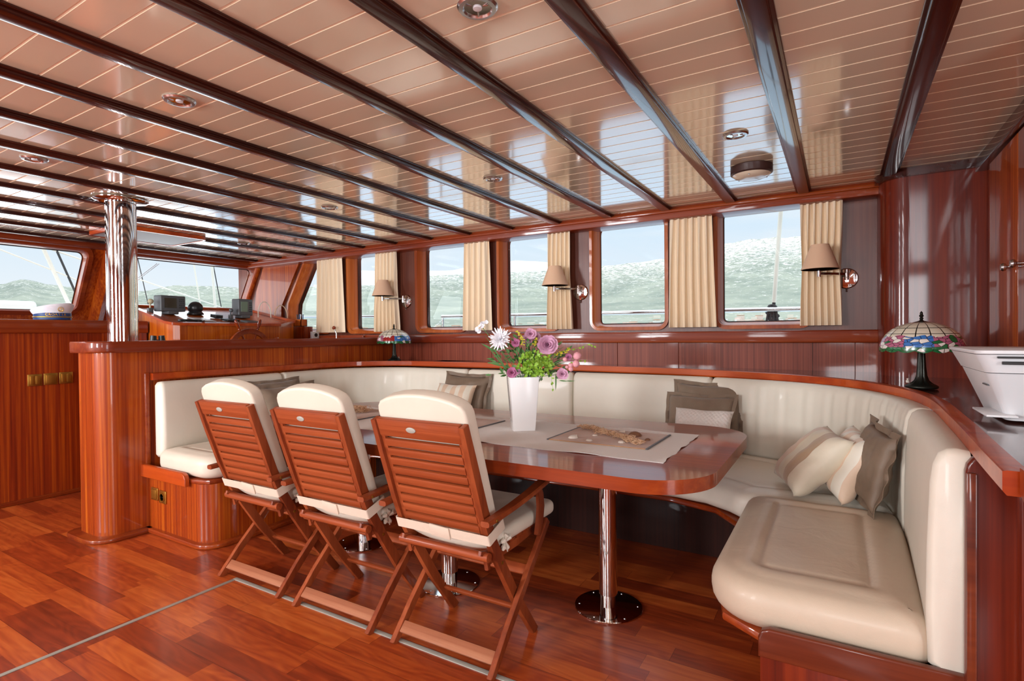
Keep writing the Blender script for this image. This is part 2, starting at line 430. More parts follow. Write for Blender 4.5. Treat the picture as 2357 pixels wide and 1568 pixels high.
def floor_mat():
    m, nt, b = newmat('laminate_floor'); N = nt.nodes.new; L = nt.links.new
    tc = N('ShaderNodeTexCoord'); sep = N('ShaderNodeSeparateXYZ'); L(tc.outputs['Object'], sep.inputs[0])
    def math_(op, a, b_=None, c=None):
        n = N('ShaderNodeMath'); n.operation = op
        for i, v in enumerate((a, b_, c)):
            if v is None: continue
            if isinstance(v, (int, float)): n.inputs[i].default_value = v
            else: L(v, n.inputs[i])
        return n.outputs[0]
    row = math_('FLOOR', math_('DIVIDE', sep.outputs['Y'], 0.096))
    wn = N('ShaderNodeTexWhiteNoise'); wn.noise_dimensions = '1D'; L(row, wn.inputs['W'])
    off = math_('MULTIPLY', wn.outputs['Value'], 3.7)
    xi = math_('DIVIDE', math_('ADD', sep.outputs['X'], off), 0.62)
    col = math_('FLOOR', xi)
    cb = N('ShaderNodeCombineXYZ'); L(row, cb.inputs[0]); L(col, cb.inputs[1])
    w2 = N('ShaderNodeTexWhiteNoise'); w2.noise_dimensions = '2D'; L(cb.outputs[0], w2.inputs['Vector'])
    # grain, shifted for each board
    sh = N('ShaderNodeVectorMath'); sh.operation = 'MULTIPLY_ADD'; L(w2.outputs['Color'], sh.inputs[0]); sh.inputs[1].default_value = (9, 9, 9); L(tc.outputs['Object'], sh.inputs[2])
    mp = N('ShaderNodeMapping'); mp.inputs['Scale'].default_value = (1.6, 26, 1); L(sh.outputs[0], mp.inputs[0])
    nz = N('ShaderNodeTexNoise'); nz.inputs['Scale'].default_value = 1; nz.inputs['Detail'].default_value = 5; nz.inputs['Distortion'].default_value = 1.2; L(mp.outputs[0], nz.inputs[0])
    wv = N('ShaderNodeTexNoise'); wv.inputs['Scale'].default_value = 1.0; wv.inputs['Detail'].default_value = 1
    mp2 = N('ShaderNodeMapping'); mp2.inputs['Scale'].default_value = (2.2, 11, 1); L(sh.outputs[0], mp2.inputs[0]); L(mp2.outputs[0], wv.inputs[0])
    ringv = math_('SINE', math_('MULTIPLY', wv.outputs[0], 60))
    tone = math_('MULTIPLY_ADD', w2.outputs['Value'], 0.42, math_('MULTIPLY_ADD', nz.outputs[0], 0.62, math_('MULTIPLY', ringv, 0.045)))
    r = N('ShaderNodeValToRGB'); L(tone, r.inputs[0]); e = r.color_ramp.elements
    e[0].position = 0.2; e[0].color = rgb('6e2812'); e[1].position = 0.85; e[1].color = rgb('c8682e')
    q = r.color_ramp.elements.new(0.48); q.color = rgb('983c1a'); q = r.color_ramp.elements.new(0.66); q.color = rgb('b35222')
    # seams
    fy = math_('FRACT', math_('DIVIDE', sep.outputs['Y'], 0.288)); s1 = math_('LESS_THAN', fy, 0.008)
    fx = math_('FRACT', xi); s2 = math_('LESS_THAN', fx, 0.003)
    sm = math_('MAXIMUM', s1, s2)
    mx = N('ShaderNodeMix'); mx.data_type = 'RGBA'; L(math_('MULTIPLY', sm, 0.6), mx.inputs[0]); L(r.outputs[0], mx.inputs[6]); mx.inputs[7].default_value = rgb('3a120a')
    L(mx.outputs[2], b.inputs['Base Color'])
    b.inputs['Roughness'].default_value = 0.3; b.inputs['Coat Weight'].default_value = 0.15; b.inputs['Coat Roughness'].default_value = 0.15
    return m
M_FLOOR = floor_mat()

def glass_mat():
    m = bpy.data.materials.new('window_glass'); m.use_nodes = True; nt = m.node_tree; nt.nodes.clear()
    N = nt.nodes.new; L = nt.links.new
    o = N('ShaderNodeOutputMaterial'); t = N('ShaderNodeBsdfTransparent'); g = N('ShaderNodeBsdfGlossy'); g.inputs['Roughness'].default_value = 0.0
    f = N('ShaderNodeFresnel'); ge = N('ShaderNodeNewGeometry'); mr = N('ShaderNodeMapRange'); mr.inputs[3].default_value = 1.5; mr.inputs[4].default_value = 1 / 1.5; L(ge.outputs['Backfacing'], mr.inputs[0]); L(mr.outputs[0], f.inputs['IOR']); mx = N('ShaderNodeMixShader')
    t.inputs[0].default_value = (0.97, 0.99, 0.98, 1); L(f.outputs[0], mx.inputs[0]); L(t.outputs[0], mx.inputs[1]); L(g.outputs[0], mx.inputs[2]); L(mx.outputs[0], o.inputs[0])
    return m
M_GLASS = glass_mat()

def stripe_mat(name, cols, axis, scale, offs=0.0, rough=0.5):
    """broad woven stripes across one local axis"""
    m, nt, b = newmat(name); N = nt.nodes.new; L = nt.links.new
    tc = N('ShaderNodeTexCoord'); sep = N('ShaderNodeSeparateXYZ'); L(tc.outputs['Object'], sep.inputs[0])
    ma = N('ShaderNodeMath'); ma.operation = 'MULTIPLY_ADD'; L(sep.outputs['XYZ'.index(axis)], ma.inputs[0]); ma.inputs[1].default_value = scale; ma.inputs[2].default_value = offs
    fr = N('ShaderNodeMath'); fr.operation = 'FRACT'; L(ma.outputs[0], fr.inputs[0])
    r = N('ShaderNodeValToRGB'); r.color_ramp.interpolation = 'CONSTANT'; L(fr.outputs[0], r.inputs[0])
    n = len(cols); r.color_ramp.elements[0].color = cols[0]; r.color_ramp.elements[1].position = 1 / n; r.color_ramp.elements[1].color = cols[1]
    for i in range(2, n): e = r.color_ramp.elements.new(i / n); e.color = cols[i]
    L(r.outputs[0], b.inputs['Base Color']); b.inputs['Roughness'].default_value = rough; b.inputs['Sheen Weight'].default_value = 0.3
    nz = N('ShaderNodeTexNoise'); nz.inputs['Scale'].default_value = 14; nz.inputs['Detail'].default_value = 4; L(tc.outputs['Object'], nz.inputs[0])
    bp = N('ShaderNodeBump'); bp.inputs['Strength'].default_value = 0.35; bp.inputs['Distance'].default_value = 0.012; L(nz.outputs[0], bp.inputs['Height']); L(bp.outputs[0], b.inputs['Normal'])
    return m
M_STRIPE = stripe_mat('satin_stripe', [rgb('d9ccb0'), rgb('d6b698'), rgb('e0d6c0'), rgb('b89a78')], 'X', 3.2, 0.1)
M_STRIPE2 = stripe_mat('satin_stripe_pale', [rgb('e4dac8'), rgb('dcbfa4'), rgb('e4dccb'), rgb('dcbfa4')], 'X', 5.6, 0.32)
def quilt_mat():
    m, nt, b = newmat('white_quilted'); N = nt.nodes.new; L = nt.links.new
    b.inputs['Base Color'].default_value = rgb('e6dfd8'); b.inputs['Roughness'].default_value = 0.8
    tc = N('ShaderNodeTexCoord'); mp = N('ShaderNodeMapping'); mp.inputs['Rotation'].default_value = (0, 0, pi / 4); mp.inputs['Scale'].default_value = (1, 1, 0); L(tc.outputs['Object'], mp.inputs[0])
    v = N('ShaderNodeTexVoronoi'); v.inputs['Scale'].default_value = 62; v.inputs['Randomness'].default_value = 0.25; L(mp.outputs[0], v.inputs[0])
    bp = N('ShaderNodeBump'); bp.invert = True; bp.inputs['Strength'].default_value = 0.8; bp.inputs['Distance'].default_value = 0.006; L(v.outputs[0], bp.inputs['Height']); L(bp.outputs[0], b.inputs['Normal'])
    return m
M_QUILT = quilt_mat()
def mat_bamboo():
    return stripe_mat('bamboo_mat', [rgb('b47a48'), rgb('a56c3c'), rgb('bb8450'), rgb('9c6236')], 'Y', 60, 0.0, 0.6)
M_BAMBOO = mat_bamboo()

# ------------------------------------------------------------------ shell of the saloon
TRIM = [0]
def trim(bm, mat, **k):
    TRIM[0] += 1
    return struct(obj('trim_%d' % TRIM[0], bm, mat, **k))
floor = struct(obj('floor', BX(-6.4, 2.8, -2.3, 4.05, -0.06, 0.0), M_FLOOR))
# metal strips that frame the floor hatch lie in the floor
hs = NB(); bx(hs, -2.617, -2.597, -0.6, 1.605, 0.0, 0.0035, 0.001); trim(hs, M_ALU)
hs = NB(); bx(hs, -2.617, 0.6, 1.605, 1.627, 0.0, 0.0035, 0.001); trim(hs, M_ALU)

# ceiling: lacquered tongue and groove boards running fore and aft, with open grooves
CZ = 2.10
bm = NB()
y = -2.30
k = 0
while y < 4.0:
    w = 0.1055; y1 = min(y + w - 0.0085, 4.05)
    bx(bm, -6.0, 2.8, y + 0.003, y1 + 0.003, CZ, CZ + 0.02, mi=0)
    y += w
bx(bm, -6.0, 2.8, -2.3, 4.05, CZ + 0.0012, CZ + 0.03, mi=1)
ceiling = struct(obj('ceiling', bm, [M_CEIL, M_GROOVE], smooth=False))
# deck beams athwartships
for i in range(-5, 15):
    x = 0.24 - 0.4285 * i
    y1 = 3.88 if x < 0.5 else 3.7
    if x < -5.85: continue
    bm = NB(); bx(bm, x - 0.031, x + 0.031, -2.3, y1, CZ - 0.022, CZ + 0.002, 0.004)
    bx(bm, x - 0.043, x + 0.043, -2.3, y1, CZ - 0.009, CZ + 0.002, 0.003)
    trim(bm, M_BEAM)
# cornice above the windows
bm = NB(); bx(bm, -6.05, 0.22, 3.87, 4.06, 2.022, CZ + 0.001, 0.004); bx(bm, -6.05, 0.22, 3.855, 4.0, 2.062, 2.085, 0.006, 3); trim(bm, M_TRIMX)

# window wall (starboard)
YW, YG = 4.0, 4.10
WX = [(-0.751, -0.136), (-1.680, -1.065), (-2.543, -1.928), (-3.470, -2.855), (-4.406, -3.791)]
def wallhole(x0, x1, ins): return rrect(x0 + ins, x1 - ins, 1.24 + ins, 2.10 - ins * 0.9, 0.075 - ins * 0.3, 6)
slant = [(-5.05, 2.085), (-5.36, 1.60), (-5.375, 1.50), (-5.37, 1.38), (-5.33, 1.29), (-5.26, 1.245), (-5.18, 1.24), (-4.70, 1.24), (-4.65, 1.26), (-4.63, 1.31), (-4.63, 2.03), (-4.65, 2.07), (-4.70, 2.085)]
cells = [(-0.444, 0.2), (-1.372, -0.444)]
bounds = [0.25, -0.90, -1.80, -2.70, -3.63, -4.52, -6.3]
holes = [rrect(a + 0.028, b - 0.028, 1.268, 2.075, 0.065, 6) for a, b in WX]
sl = offset(list(reversed(slant)) if False else slant, 0.028)
holes.append(sl)
bm = NB()
for i, h in enumerate(holes):
    for yy, sgn in ((YW, 1), (4.17, -1)):
        holed(bm, bounds[i + 1], bounds[i], 0.0, 2.12, h, lambda a, b, yy=yy: Vector((a, yy, b)), mi=0)
wall = struct(obj('wall_right', bm, M_BROWN, smooth=False))
# orange-brown facing of the forward part of this wall
wn = 1
for i, h in enumerate(holes):
    slantd = i == 5
    outer = [(p[0], p[1]) for p in (slant if slantd else rrect(WX[i][0], WX[i][1], 1.24, 2.10, 0.08, 6))]
    if slantd: inner = holes[5]
    else: inner = holes[i]
    bm = NB()
    n = len(outer)
    f0 = lambda a, b: Vector((a, 3.999, b)); f1 = lambda a, b: Vector((a, 3.982, b))
    ringband(bm, outer, f0, f1)
    a = [bm.verts.new(f1(*p)) for p in outer]; b = [bm.verts.new(f1(*p)) for p in offset(outer, 0.022) if True]
    for k in range(n): bm.faces.new((a[k], a[(k + 1) % n], b[(k + 1) % n], b[k]))
    ii = offset(outer, 0.028)
    c = [bm.verts.new(Vector((p[0], 3.988, p[1]))) for p in ii]
    for k in range(n): bm.faces.new((b[k], b[(k + 1) % n], c[(k + 1) % n], c[k]))
    e = [bm.verts.new(Vector((p[0], YG, p[1]))) for p in offset(outer, 0.05)]
    for k in range(n): bm.faces.new((c[k], c[(k + 1) % n], e[(k + 1) % n], e[k]))
    bmesh.ops.remove_doubles(bm, verts=bm.verts[:], dist=1e-5)
    w = struct(obj('window_%d' % wn, bm, M_FRAME)); wn += 1
    g = NB(); seal = offset(outer, 0.05); seal2 = offset(outer, 0.056)
    va = [g.verts.new(Vector((p[0], YG - 0.002, p[1]))) for p in seal]; vb = [g.verts.new(Vector((p[0], YG - 0.006, p[1]))) for p in seal2]
    for k in range(n): g.faces.new((va[k], va[(k + 1) % n], vb[(k + 1) % n], vb[k]))
    struct(obj('window_seal', g, M_RUBBER, w))
    g = NB(); vs = [g.verts.new(Vector((p[0], YG, p[1]))) for p in offset(outer, 0.049)]; g.faces.new(vs)
    struct(obj('window_pane', g, M_GLASS, w, smooth=False))
# sill rail along the window wall and veneer band under it
bm = NB(); bx(bm, -4.1, 0.205, 3.925, 4.0, 1.147, 1.226, 0.008, 3); trim(bm, M_TRIMX)
bm = NB(); bx(bm, -6.3, -4.08, 3.90, 4.0, 1.19, 1.226, 0.006, 3); trim(bm, M_TRIMX)
bm = NB()
xs = [-4.0, -3.0, -2.05, -1.1, -0.145, 0.0]
for a, b in zip([-3.75, -2.6, -1.45, -0.99, -0.145, 0.085], [-2.603, -1.453, -0.993, -0.148, 0.082, 0.21]): bx(bm, a, b, 3.975, 3.999, 0.93, 1.147, 0.0012, 1)
trim(bm, M_BAND)

# forward windscreen wall, raked
def rk(yv, zv, d=0.0): return Vector((-5.9 - 0.58 * (2.09 - zv) - d, yv, zv))
fw = [(-2.3, -0.3, -1.95, -0.62), (-0.3, 1.0 - 0.62, -0.3 + 0.25, 0.0), ]
bm = NB()
fwin = [(2.50, 4.05, 2.66, 3.985), (0.78, 2.50, 0.95, 2.315), (-0.95, 0.78, -0.78, 0.61), (-2.3, -0.95, -2.2, -1.12)]
fh = []
for (a, b, h0, h1) in fwin:
    h = rrect(h0, h1, 1.47, 2.03, 0.07, 6); fh.append(h)
    holed(bm, a, b, 1.0, 2.12, h, lambda u, v: rk(u, v)); holed(bm, a, b, 1.0, 2.12, h, lambda u, v: rk(u, v, 0.12))
struct(obj('wall_front', bm, M_PANEL, smooth=False))
for h in fh:
    bm = NB(); n = len(h)
    o_ = offset(h, -0.035); i_ = offset(h, 0.012)
    rings = [[bm.verts.new(rk(p[0], p[1], d)) for p in q] for q, d in ((o_, 0.001), (o_, -0.022), (h, -0.022), (i_, -0.005), (i_, 0.10))]
    for r0, r1 in zip(rings, rings[1:]):
        for k in range(n): bm.faces.new((r0[k], r0[(k + 1) % n], r1[(k + 1) % n], r1[k]))
    w = struct(obj('window_%d' % wn, bm, M_TRIMY)); wn += 1
    g = NB(); g.faces.new([g.verts.new(rk(p[0], p[1], 0.08)) for p in offset(h, 0.011)]); struct(obj('window_pane', g, M_GLASS, w, smooth=False))
    g = NB(); a = [g.verts.new(rk(p[0], p[1], 0.078)) for p in i_]; b = [g.verts.new(rk(p[0], p[1], 0.075)) for p in offset(h, 0.02)]
    for k in range(n): g.faces.new((a[k], a[(k + 1) % n], b[(k + 1) % n], b[k]))
    struct(obj('window_seal', g, M_RUBBER, w))
bm = NB()   # head trim above the windscreen
bx(bm, -5.98, -5.86, -2.3, 3.9, 2.045, CZ, 0.006, 3); trim(bm, M_TRIMY)
for yy, ww in ((2.485, 0.055), (0.78, 0.055)):      # raked mullion posts
    bm = NB(); pts = []
    vs = []
    for zz in (1.1, 2.06):
        for (dy, dx) in ((-ww, 0.0), (-ww, 0.05), (0, 0.085), (ww, 0.05), (ww, 0.0)):
            p = rk(yy + dy, zz); p.x += dx; vs.append(bm.verts.new(p))
    for k in range(4): bm.faces.new((vs[k], vs[k + 1], vs[k + 6], vs[k + 5]))
    bm.faces.new(vs[:5]); bm.faces.new(vs[5:])
    trim(bm, M_PANEL, ang=20)
bm = NB()   # corner post between windscreen and side wall
for zz in (1.2, 2.06): pass
tube(bm, [rk(3.985, z) + Vector((0.05, 0, 0)) for z in (1.2, 1.5, 1.8, 2.07)], 0.035, 12); trim(bm, M_PANEL)
# pale reflective facing panel forward of the slanted window
bm = NB(); prism(bm, [(-5.14, 2.03), (-5.46, 1.56), (-5.46, 1.23), (-6.02, 1.23), (-5.92, 1.75), (-5.78, 2.03)], 3.975, 3.999, 'xz', 0.003, 1); trim(bm, M_PANEL)

# near side (port) wall with windows placed to suit the fill lamps, and aft wall with doorway: behind the photographer
bm = NB()
pb = [-6.3, -5.2, -4.1, -2.9, -1.8, -0.35, 0.75, 2.8]
px = [None, (-5.03, -4.27), None, (-2.73, -1.97), None, (-0.18, 0.58), None]
for i in range(7):
    if px[i] is None: bx(bm, pb[i], pb[i + 1], -2.34, -2.3, 0, 2.12); continue
    holed(bm, pb[i], pb[i + 1], 0, 2.12, rrect(px[i][0], px[i][1], 1.02, 2.02, 0.07, 6), lambda a, b: Vector((a, -2.3, b)))
struct(obj('wall_left', bm, M_PANEL, smooth=False))
for i in (1, 3, 5):
    h = rrect(px[i][0], px[i][1], 1.02, 2.02, 0.07, 6); bm = NB(); n = len(h)
    rings = [[bm.verts.new(Vector((p[0], yy, p[1]))) for p in q] for q, yy in ((offset(h, -0.03), -2.301), (offset(h, -0.03), -2.285), (h, -2.285), (h, -2.38))]
    for r0, r1 in zip(rings, rings[1:]):
        for k in range(n): bm.faces.new((r0[k], r0[(k + 1) % n], r1[(k + 1) % n], r1[k]))
    struct(obj('window_%d' % wn, bm, M_FRAME)); wn += 1
bm = NB(); bx(bm, 2.6, 2.64, -0.02, 4.05, 0, 2.12); bx(bm, 2.6, 2.64, -2.3, -1.2, 0, 2.12); bx(bm, 2.6, 2.64, -1.2, -0.02, 2.02, 2.12)
struct(obj('wall_back', bm, M_PANEL, smooth=False))

# ------------------------------------------------------------------ half wall behind the forward bench
bm = NB(); prism(bm, rrect(-4.055, -3.757, 1.50, 4.0, [0.035, 0.10, 0.0, 0.0], 8), 0.0, 1.135)
hw = struct(obj('wall_partition', bm, M_PANEL))
bm = NB(); prism(bm, rrect(-4.085, -3.730, 1.465, 3.95, [0.04, 0.11, 0.0, 0.0], 8), 1.132, 1.200, bev=0.010, seg=3); trim(bm, M_TRIMY)
bm = NB(); prism(bm, rrect(-4.11, -3.70, 1.44, 1.99, [0.05, 0.13, 0.0, 0.0], 8), 0.0, 0.028, bev=0.010, seg=3)
struct(obj('baseboard_partition', bm, M_TRIMY))
# polished stanchion standing on the half wall
t = thing('steel_pillar', 'polished steel pillar rising from the half wall to the ceiling', 'pillar', (-3.905, 1.695, 1.20))
bm = NB(); lathe(bm, [(0.083, 0.0), (0.083, 0.888)], 48); obj('shaft', bm, M_CHROME, t)
bm = NB(); lathe(bm, [(0.083, 0.878), (0.135, 0.880), (0.150, 0.888), (0.150, 0.894), (0.06, 0.894)], 48); obj('ceiling_flange', bm, M_CHROME, t)

# ------------------------------------------------------------------ forward cabinet, under the windscreen
t = thing('forward_cabinet', 'tall mahogany cabinet under the left windscreen, with brass switches', 'cabinet', (-5.2, 0.5, 0))
def loc(o, base=None):  # geometry built in room coordinates is moved into its thing's frame
    b = o.parent.matrix_basis.to_translation() if base is None else Vector(base)
    r = o.parent.rotation_euler.z if o.parent else 0
    o.data.transform(Matrix.Translation(-b)); return o
bm = NB(); bx(bm, -6.2, -5.20, -2.25, 2.44, 0.0, 1.262); loc(obj('body', bm, M_PANELD, t))
bm = NB(); bx(bm, -6.22, -5.175, -2.27, 2.445, 1.262, 1.365, 0.010, 3); loc(obj('cabinet_top', bm, M_TRIMY, t))
bm = NB(); bx(bm, -5.22, -5.175, -2.25, 2.46, 0.0, 0.03, 0.008, 2); loc(obj('plinth', bm, M_TRIMY, t))

def switch_plate(x, y, z, nrm, label, group, kind, sz=0.088):
    rz = 0 if nrm == 'x' else -pi / 2
    t = thing('switch_plate', label, 'switch', (x, y, z), rz, group)
    bm = NB(); bx(bm, 0, 0.008, -sz / 2, sz / 2, -sz / 2, sz / 2, 0.003, 2); obj('plate', bm, M_BRASS, t)
    h = sz * 0.36
    if kind == 'double':
        for s in (-1, 1): obj('rocker', BX(0.006, 0.013, s * h / 2 - h / 2 + 0.001, s * h / 2 + h / 2 - 0.001, -h, h, 0.002, 2), M_BRASSD, t)
    elif kind == 'single': obj('rocker', BX(0.006, 0.013, -h, h, -h, h, 0.002, 2), M_BRASSD, t)
    else:
        bm = NB(); lathe(bm, [(h, 0.007), (h, 0.013), (h * 0.8, 0.013), (h * 0.78, 0.008), (0, 0.008)], 24, M=Matrix.Rotation(pi / 2, 4, 'Y')); obj('socket_well', bm, M_BRASSD, t)
        for s in (-1, 1):
            bm = NB(); lathe(bm, [(0.004, 0.008), (0.004, 0.0125), (0, 0.0125)], 10, M=Matrix.Rotation(pi / 2, 4, 'Y')); o = obj('pin_hole', bm, M_BLACK, t); o.data.transform(Matrix.Translation((0, s * 0.012, 0)))
    return t
G1 = 'brass switches on the forward cabinet'
switch_plate(-5.20, 1.66, 0.909, 'x', 'leftmost of three brass switch plates on the forward cabinet, with two rockers', G1, 'double')
switch_plate(-5.20, 1.757, 0.911, 'x', 'middle brass switch plate of three on the forward cabinet', G1, 'single')
switch_plate(-5.20, 1.854, 0.913, 'x', 'rightmost of three brass switch plates on the forward cabinet', G1, 'double')

# ------------------------------------------------------------------ banquette: U-shaped base
Y0 = 1.62
bq = thing('banquette_base', 'U-shaped mahogany bench base under the leather seat cushions', 'bench', (-1.7, 2.6, 0))
def bqp(name, bm, mat): return loc(obj(name, bm, mat, bq))
bm = NB(); prism(bm, rrect(-3.757, -3.10, 1.755, 3.4, [0, 0.11, 0, 0], 8), 0.0, 0.365); bqp('forward_base', bm, M_PANEL)
bm = NB(); prism(bm, rrect(-3.757, -3.055, 1.725, 3.4, [0.0, 0.13, 0, 0], 8), 0.0, 0.028, bev=0.009, seg=3); bqp('plinth', bm, M_TRIMX)
bm = NB(); bx(bm, -3.757, 0.3, 3.08, 3.30, 0, 0.365); bqp('window_side_base', bm, M_UNDERSHADE)
bm = NB(); prism(bm, [(-0.165, 1.60), (0.26, 1.60), (0.26, 3.2), (-0.165, 3.2)], 0, 0.37); bqp('aft_base', bm, M_PANELD)
# plywood seat platform with a rounded edge
plat = [(-3.75, 1.75), (-3.24, 1.75), (-3.13, 1.79), (-3.09, 1.90), (-3.09, 2.45), (-3.0, 2.68), (-2.8, 2.78), (-0.75, 2.78), (-0.5, 2.70), (-0.36, 2.52), (-0.335, 2.2), (-0.335, 1.85), (-0.30, 1.70), (-0.18, 1.62), (0.27, 1.62), (0.27, 3.6), (-3.75, 3.6)]
bm = NB(); prism(bm, plat, 0.362, 0.388, bev=0.008, seg=2); bqp('seat_platform', bm, M_TRIMX)
# end rails that hold the cushions
def endrail(x0, x1, y, z0, z1, name, rleft=True):
    bm = NB(); r = 0.028
    pts = [(x0, z0), (x1, z0), (x1, z1)] + ([] if not rleft else []) + [(x0 + (0 if not rleft else r), z1)]
    if rleft: pts = [(x0, z0), (x1, z0), (x1, z1), (x0 + r, z1), (x0 + r * 0.3, z1 - r * 0.3), (x0, z1 - r)]
    prism(bm, pts, y, y + 0.026, 'xz', 0.006, 3); return bqp(name, bm, M_TRIMD)
bm = NB(); r = 0.035
prism(bm, [(-3.80, 0.35), (-3.255, 0.35), (-3.255, 0.427 - r), (-3.265, 0.415), (-3.255 - r, 0.427), (-3.80, 0.427)], 1.715, 1.745, 'xz', 0.006, 3); bqp('end_rail', bm, M_RAIL)
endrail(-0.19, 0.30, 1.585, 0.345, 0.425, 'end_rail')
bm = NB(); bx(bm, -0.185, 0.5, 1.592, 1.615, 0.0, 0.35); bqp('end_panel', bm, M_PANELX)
# upright moulding at the forward end
bm = NB(); bx(bm, -3.800, -3.745, 1.742, 1.775, 0.35, 1.0, 0.008, 3); bqp('end_post', bm, M_TRIMX)
# tall aft end panel carrying the back cushion
bm = NB()
pts = [(0.243, 0.345), (0.243, 0.90)] + [(0.243 + 0.045 * (1 - math.cos(a)), 0.90 + 0.045 * math.sin(a)) for a in (pi / 8, pi / 4, 3 * pi / 8, pi / 2)] + [(0.42, 0.945), (0.42, 0.345)]
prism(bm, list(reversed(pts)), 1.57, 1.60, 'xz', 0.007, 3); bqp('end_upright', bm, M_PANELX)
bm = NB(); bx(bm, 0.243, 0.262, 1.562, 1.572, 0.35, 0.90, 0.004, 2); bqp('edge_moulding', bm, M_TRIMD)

# panel under the counter aft of the bench
cab = thing('counter_cabinet', 'mahogany cabinet panel under the aft counter, beside the seat end', 'cabinet', (0.9, 1.7, 0))
bm = NB(); bx(bm, 0.30, 1.5, 1.60, 3.6, 0.0, 0.93, 0.002); loc(obj('body', bm, M_PANEL, cab))
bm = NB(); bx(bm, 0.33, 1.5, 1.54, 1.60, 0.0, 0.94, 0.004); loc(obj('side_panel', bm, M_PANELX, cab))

# ------------------------------------------------------------------ ledge behind the back cushions with its rail
def arc(cx, cy, r, a0, a1, n): return [(cx + r * math.cos(math.radians(a0 + (a1 - a0) * k / n)), cy + r * math.sin(math.radians(a0 + (a1 - a0) * k / n))) for k in range(n + 1)]
PATH = [(-3.725, 1.775), (-3.725, 2.2), (-3.725, 2.6)] + arc(-3.125, 3.02, 0.60, 180, 90, 10)[0:] + [(-2.6, 3.62), (-2.0, 3.625), (-1.4, 3.625), (-0.95, 3.61), (-0.72, 3.58), (-0.48, 3.52), (-0.25, 3.43), (-0.06, 3.30), (0.08, 3.15), (0.18, 2.97), (0.245, 2.78), (0.28, 2.58), (0.292, 2.35), (0.285, 2.05), (0.275, 1.75), (0.262, 1.45), (0.255, 1.25)]
# catmull-rom resample
def smooth(P, n=4, closed=False):
    out = []
    for i in range(len(P) - 1):
        p0, p1, p2, p3 = [Vector(P[max(0, min(len(P) - 1, j))]) for j in (i - 1, i, i + 1, i + 2)]
        for k in range(n):
            t = k / n
            out.append(tuple(0.5 * ((2 * p1) + (p2 - p0) * t + (2 * p0 - 5 * p1 + 4 * p2 - p3) * t * t + (3 * p1 - p0 - 3 * p2 + p3) * t ** 3)))
    out.append(tuple(P[-1])); return out
SP = smooth(PATH, 4)
def zrail(x): return 0.995 if x < -2 else (0.995 - 0.018 * (x + 2) / 2.0)
ls = thing('ledge_shelf', 'polished mahogany ledge with rounded rail running behind the bench back', 'shelf', (-1.7, 3.7, 0.95))
bm = NB(); sweep(bm, [(p[0], p[1], zrail(p[0])) for p in SP], [(0.012, -0.002), (0.006, 0.0), (-0.025, 0.0), (-0.025, -0.044), (0.006, -0.044), (0.012, -0.036)])
loc(obj('rail', bm, M_RAIL, ls))
top = [(p[0], p[1]) for p in SP if p[1] > 2.6 or p[0] > 0]
# ledge top: strip between the rail path and the walls
bm = NB(); A = []; Bv = []
outer = []
for p in SP:
    x, y_ = p[0], p[1]
    if x < -3.1 and y_ < 3.02: q = (-3.757, y_)
    elif x < -3.1: 
        a = math.atan2(y_ - 3.02, x + 3.125); q = (-3.757, 3.99) if abs(a - 3 * pi / 4) < 0.09 else ((-3.757, min(3.99, 3.02 + 0.97 * math.tan(pi - a))) if a > 3 * pi / 4 else (max(-3.757, -3.125 + 0.632 * math.tan(a - pi / 2)), 3.99))
    elif x < 0.0: q = (x, 3.99)
    elif y_ > 3.0: q = (0.2 + (x) * 1.5, 3.99)
    else: q = (0.62 + 0.0 * x, y_ if y_ < 2.9 else 3.64)
    outer.append(q)
top = []
for p, q in zip(SP, outer):
    z = zrail(p[0]) - 0.010
    A.append(bm.verts.new((p[0], p[1], z))); Bv.append(bm.verts.new((q[0], q[1], z)))
for k in range(len(A) - 1):
    try: bm.faces.new((A[k], A[k + 1], Bv[k + 1], Bv[k]))
    except ValueError: pass
bmesh.ops.remove_doubles(bm, verts=bm.verts[:], dist=1e-5)
M_LEDGE = wood('ledge_polished', rgb('45160a'), rgb('541c0c'), rgb('632410'), 'x', 40, rough=0.06, coat=1.0, stripe=0.3)
lt = loc(obj('ledge_top', bm, M_LEDGE, ls, smooth=False))
# aft counter top
ct = thing('counter_worktop', 'dark polished counter top carrying the printer, right of the bench', 'counter', (0.9, 1.7, 0.945))
bm = NB(); prism(bm, [(0.282, 1.16), (0.345, 1.08), (1.6, 1.08), (1.6, 3.65), (0.60, 3.65), (0.60, 2.9), (0.30, 2.5), (0.295, 2.2), (0.28, 1.8), (0.275, 1.4)], 0.930, 0.968, bev=0.004); loc(obj('worktop', bm, M_LEDGE, ct))
bm = NB(); prism(bm, [(0.262, 0.985), (0.262, 0.94), (0.285, 0.88), (0.35, 0.84), (0.42, 0.84), (0.42, 0.985)], 1.13, 1.24, 'xz', 0.008, 2); loc(obj('bracket', bm, M_RAIL, ct))

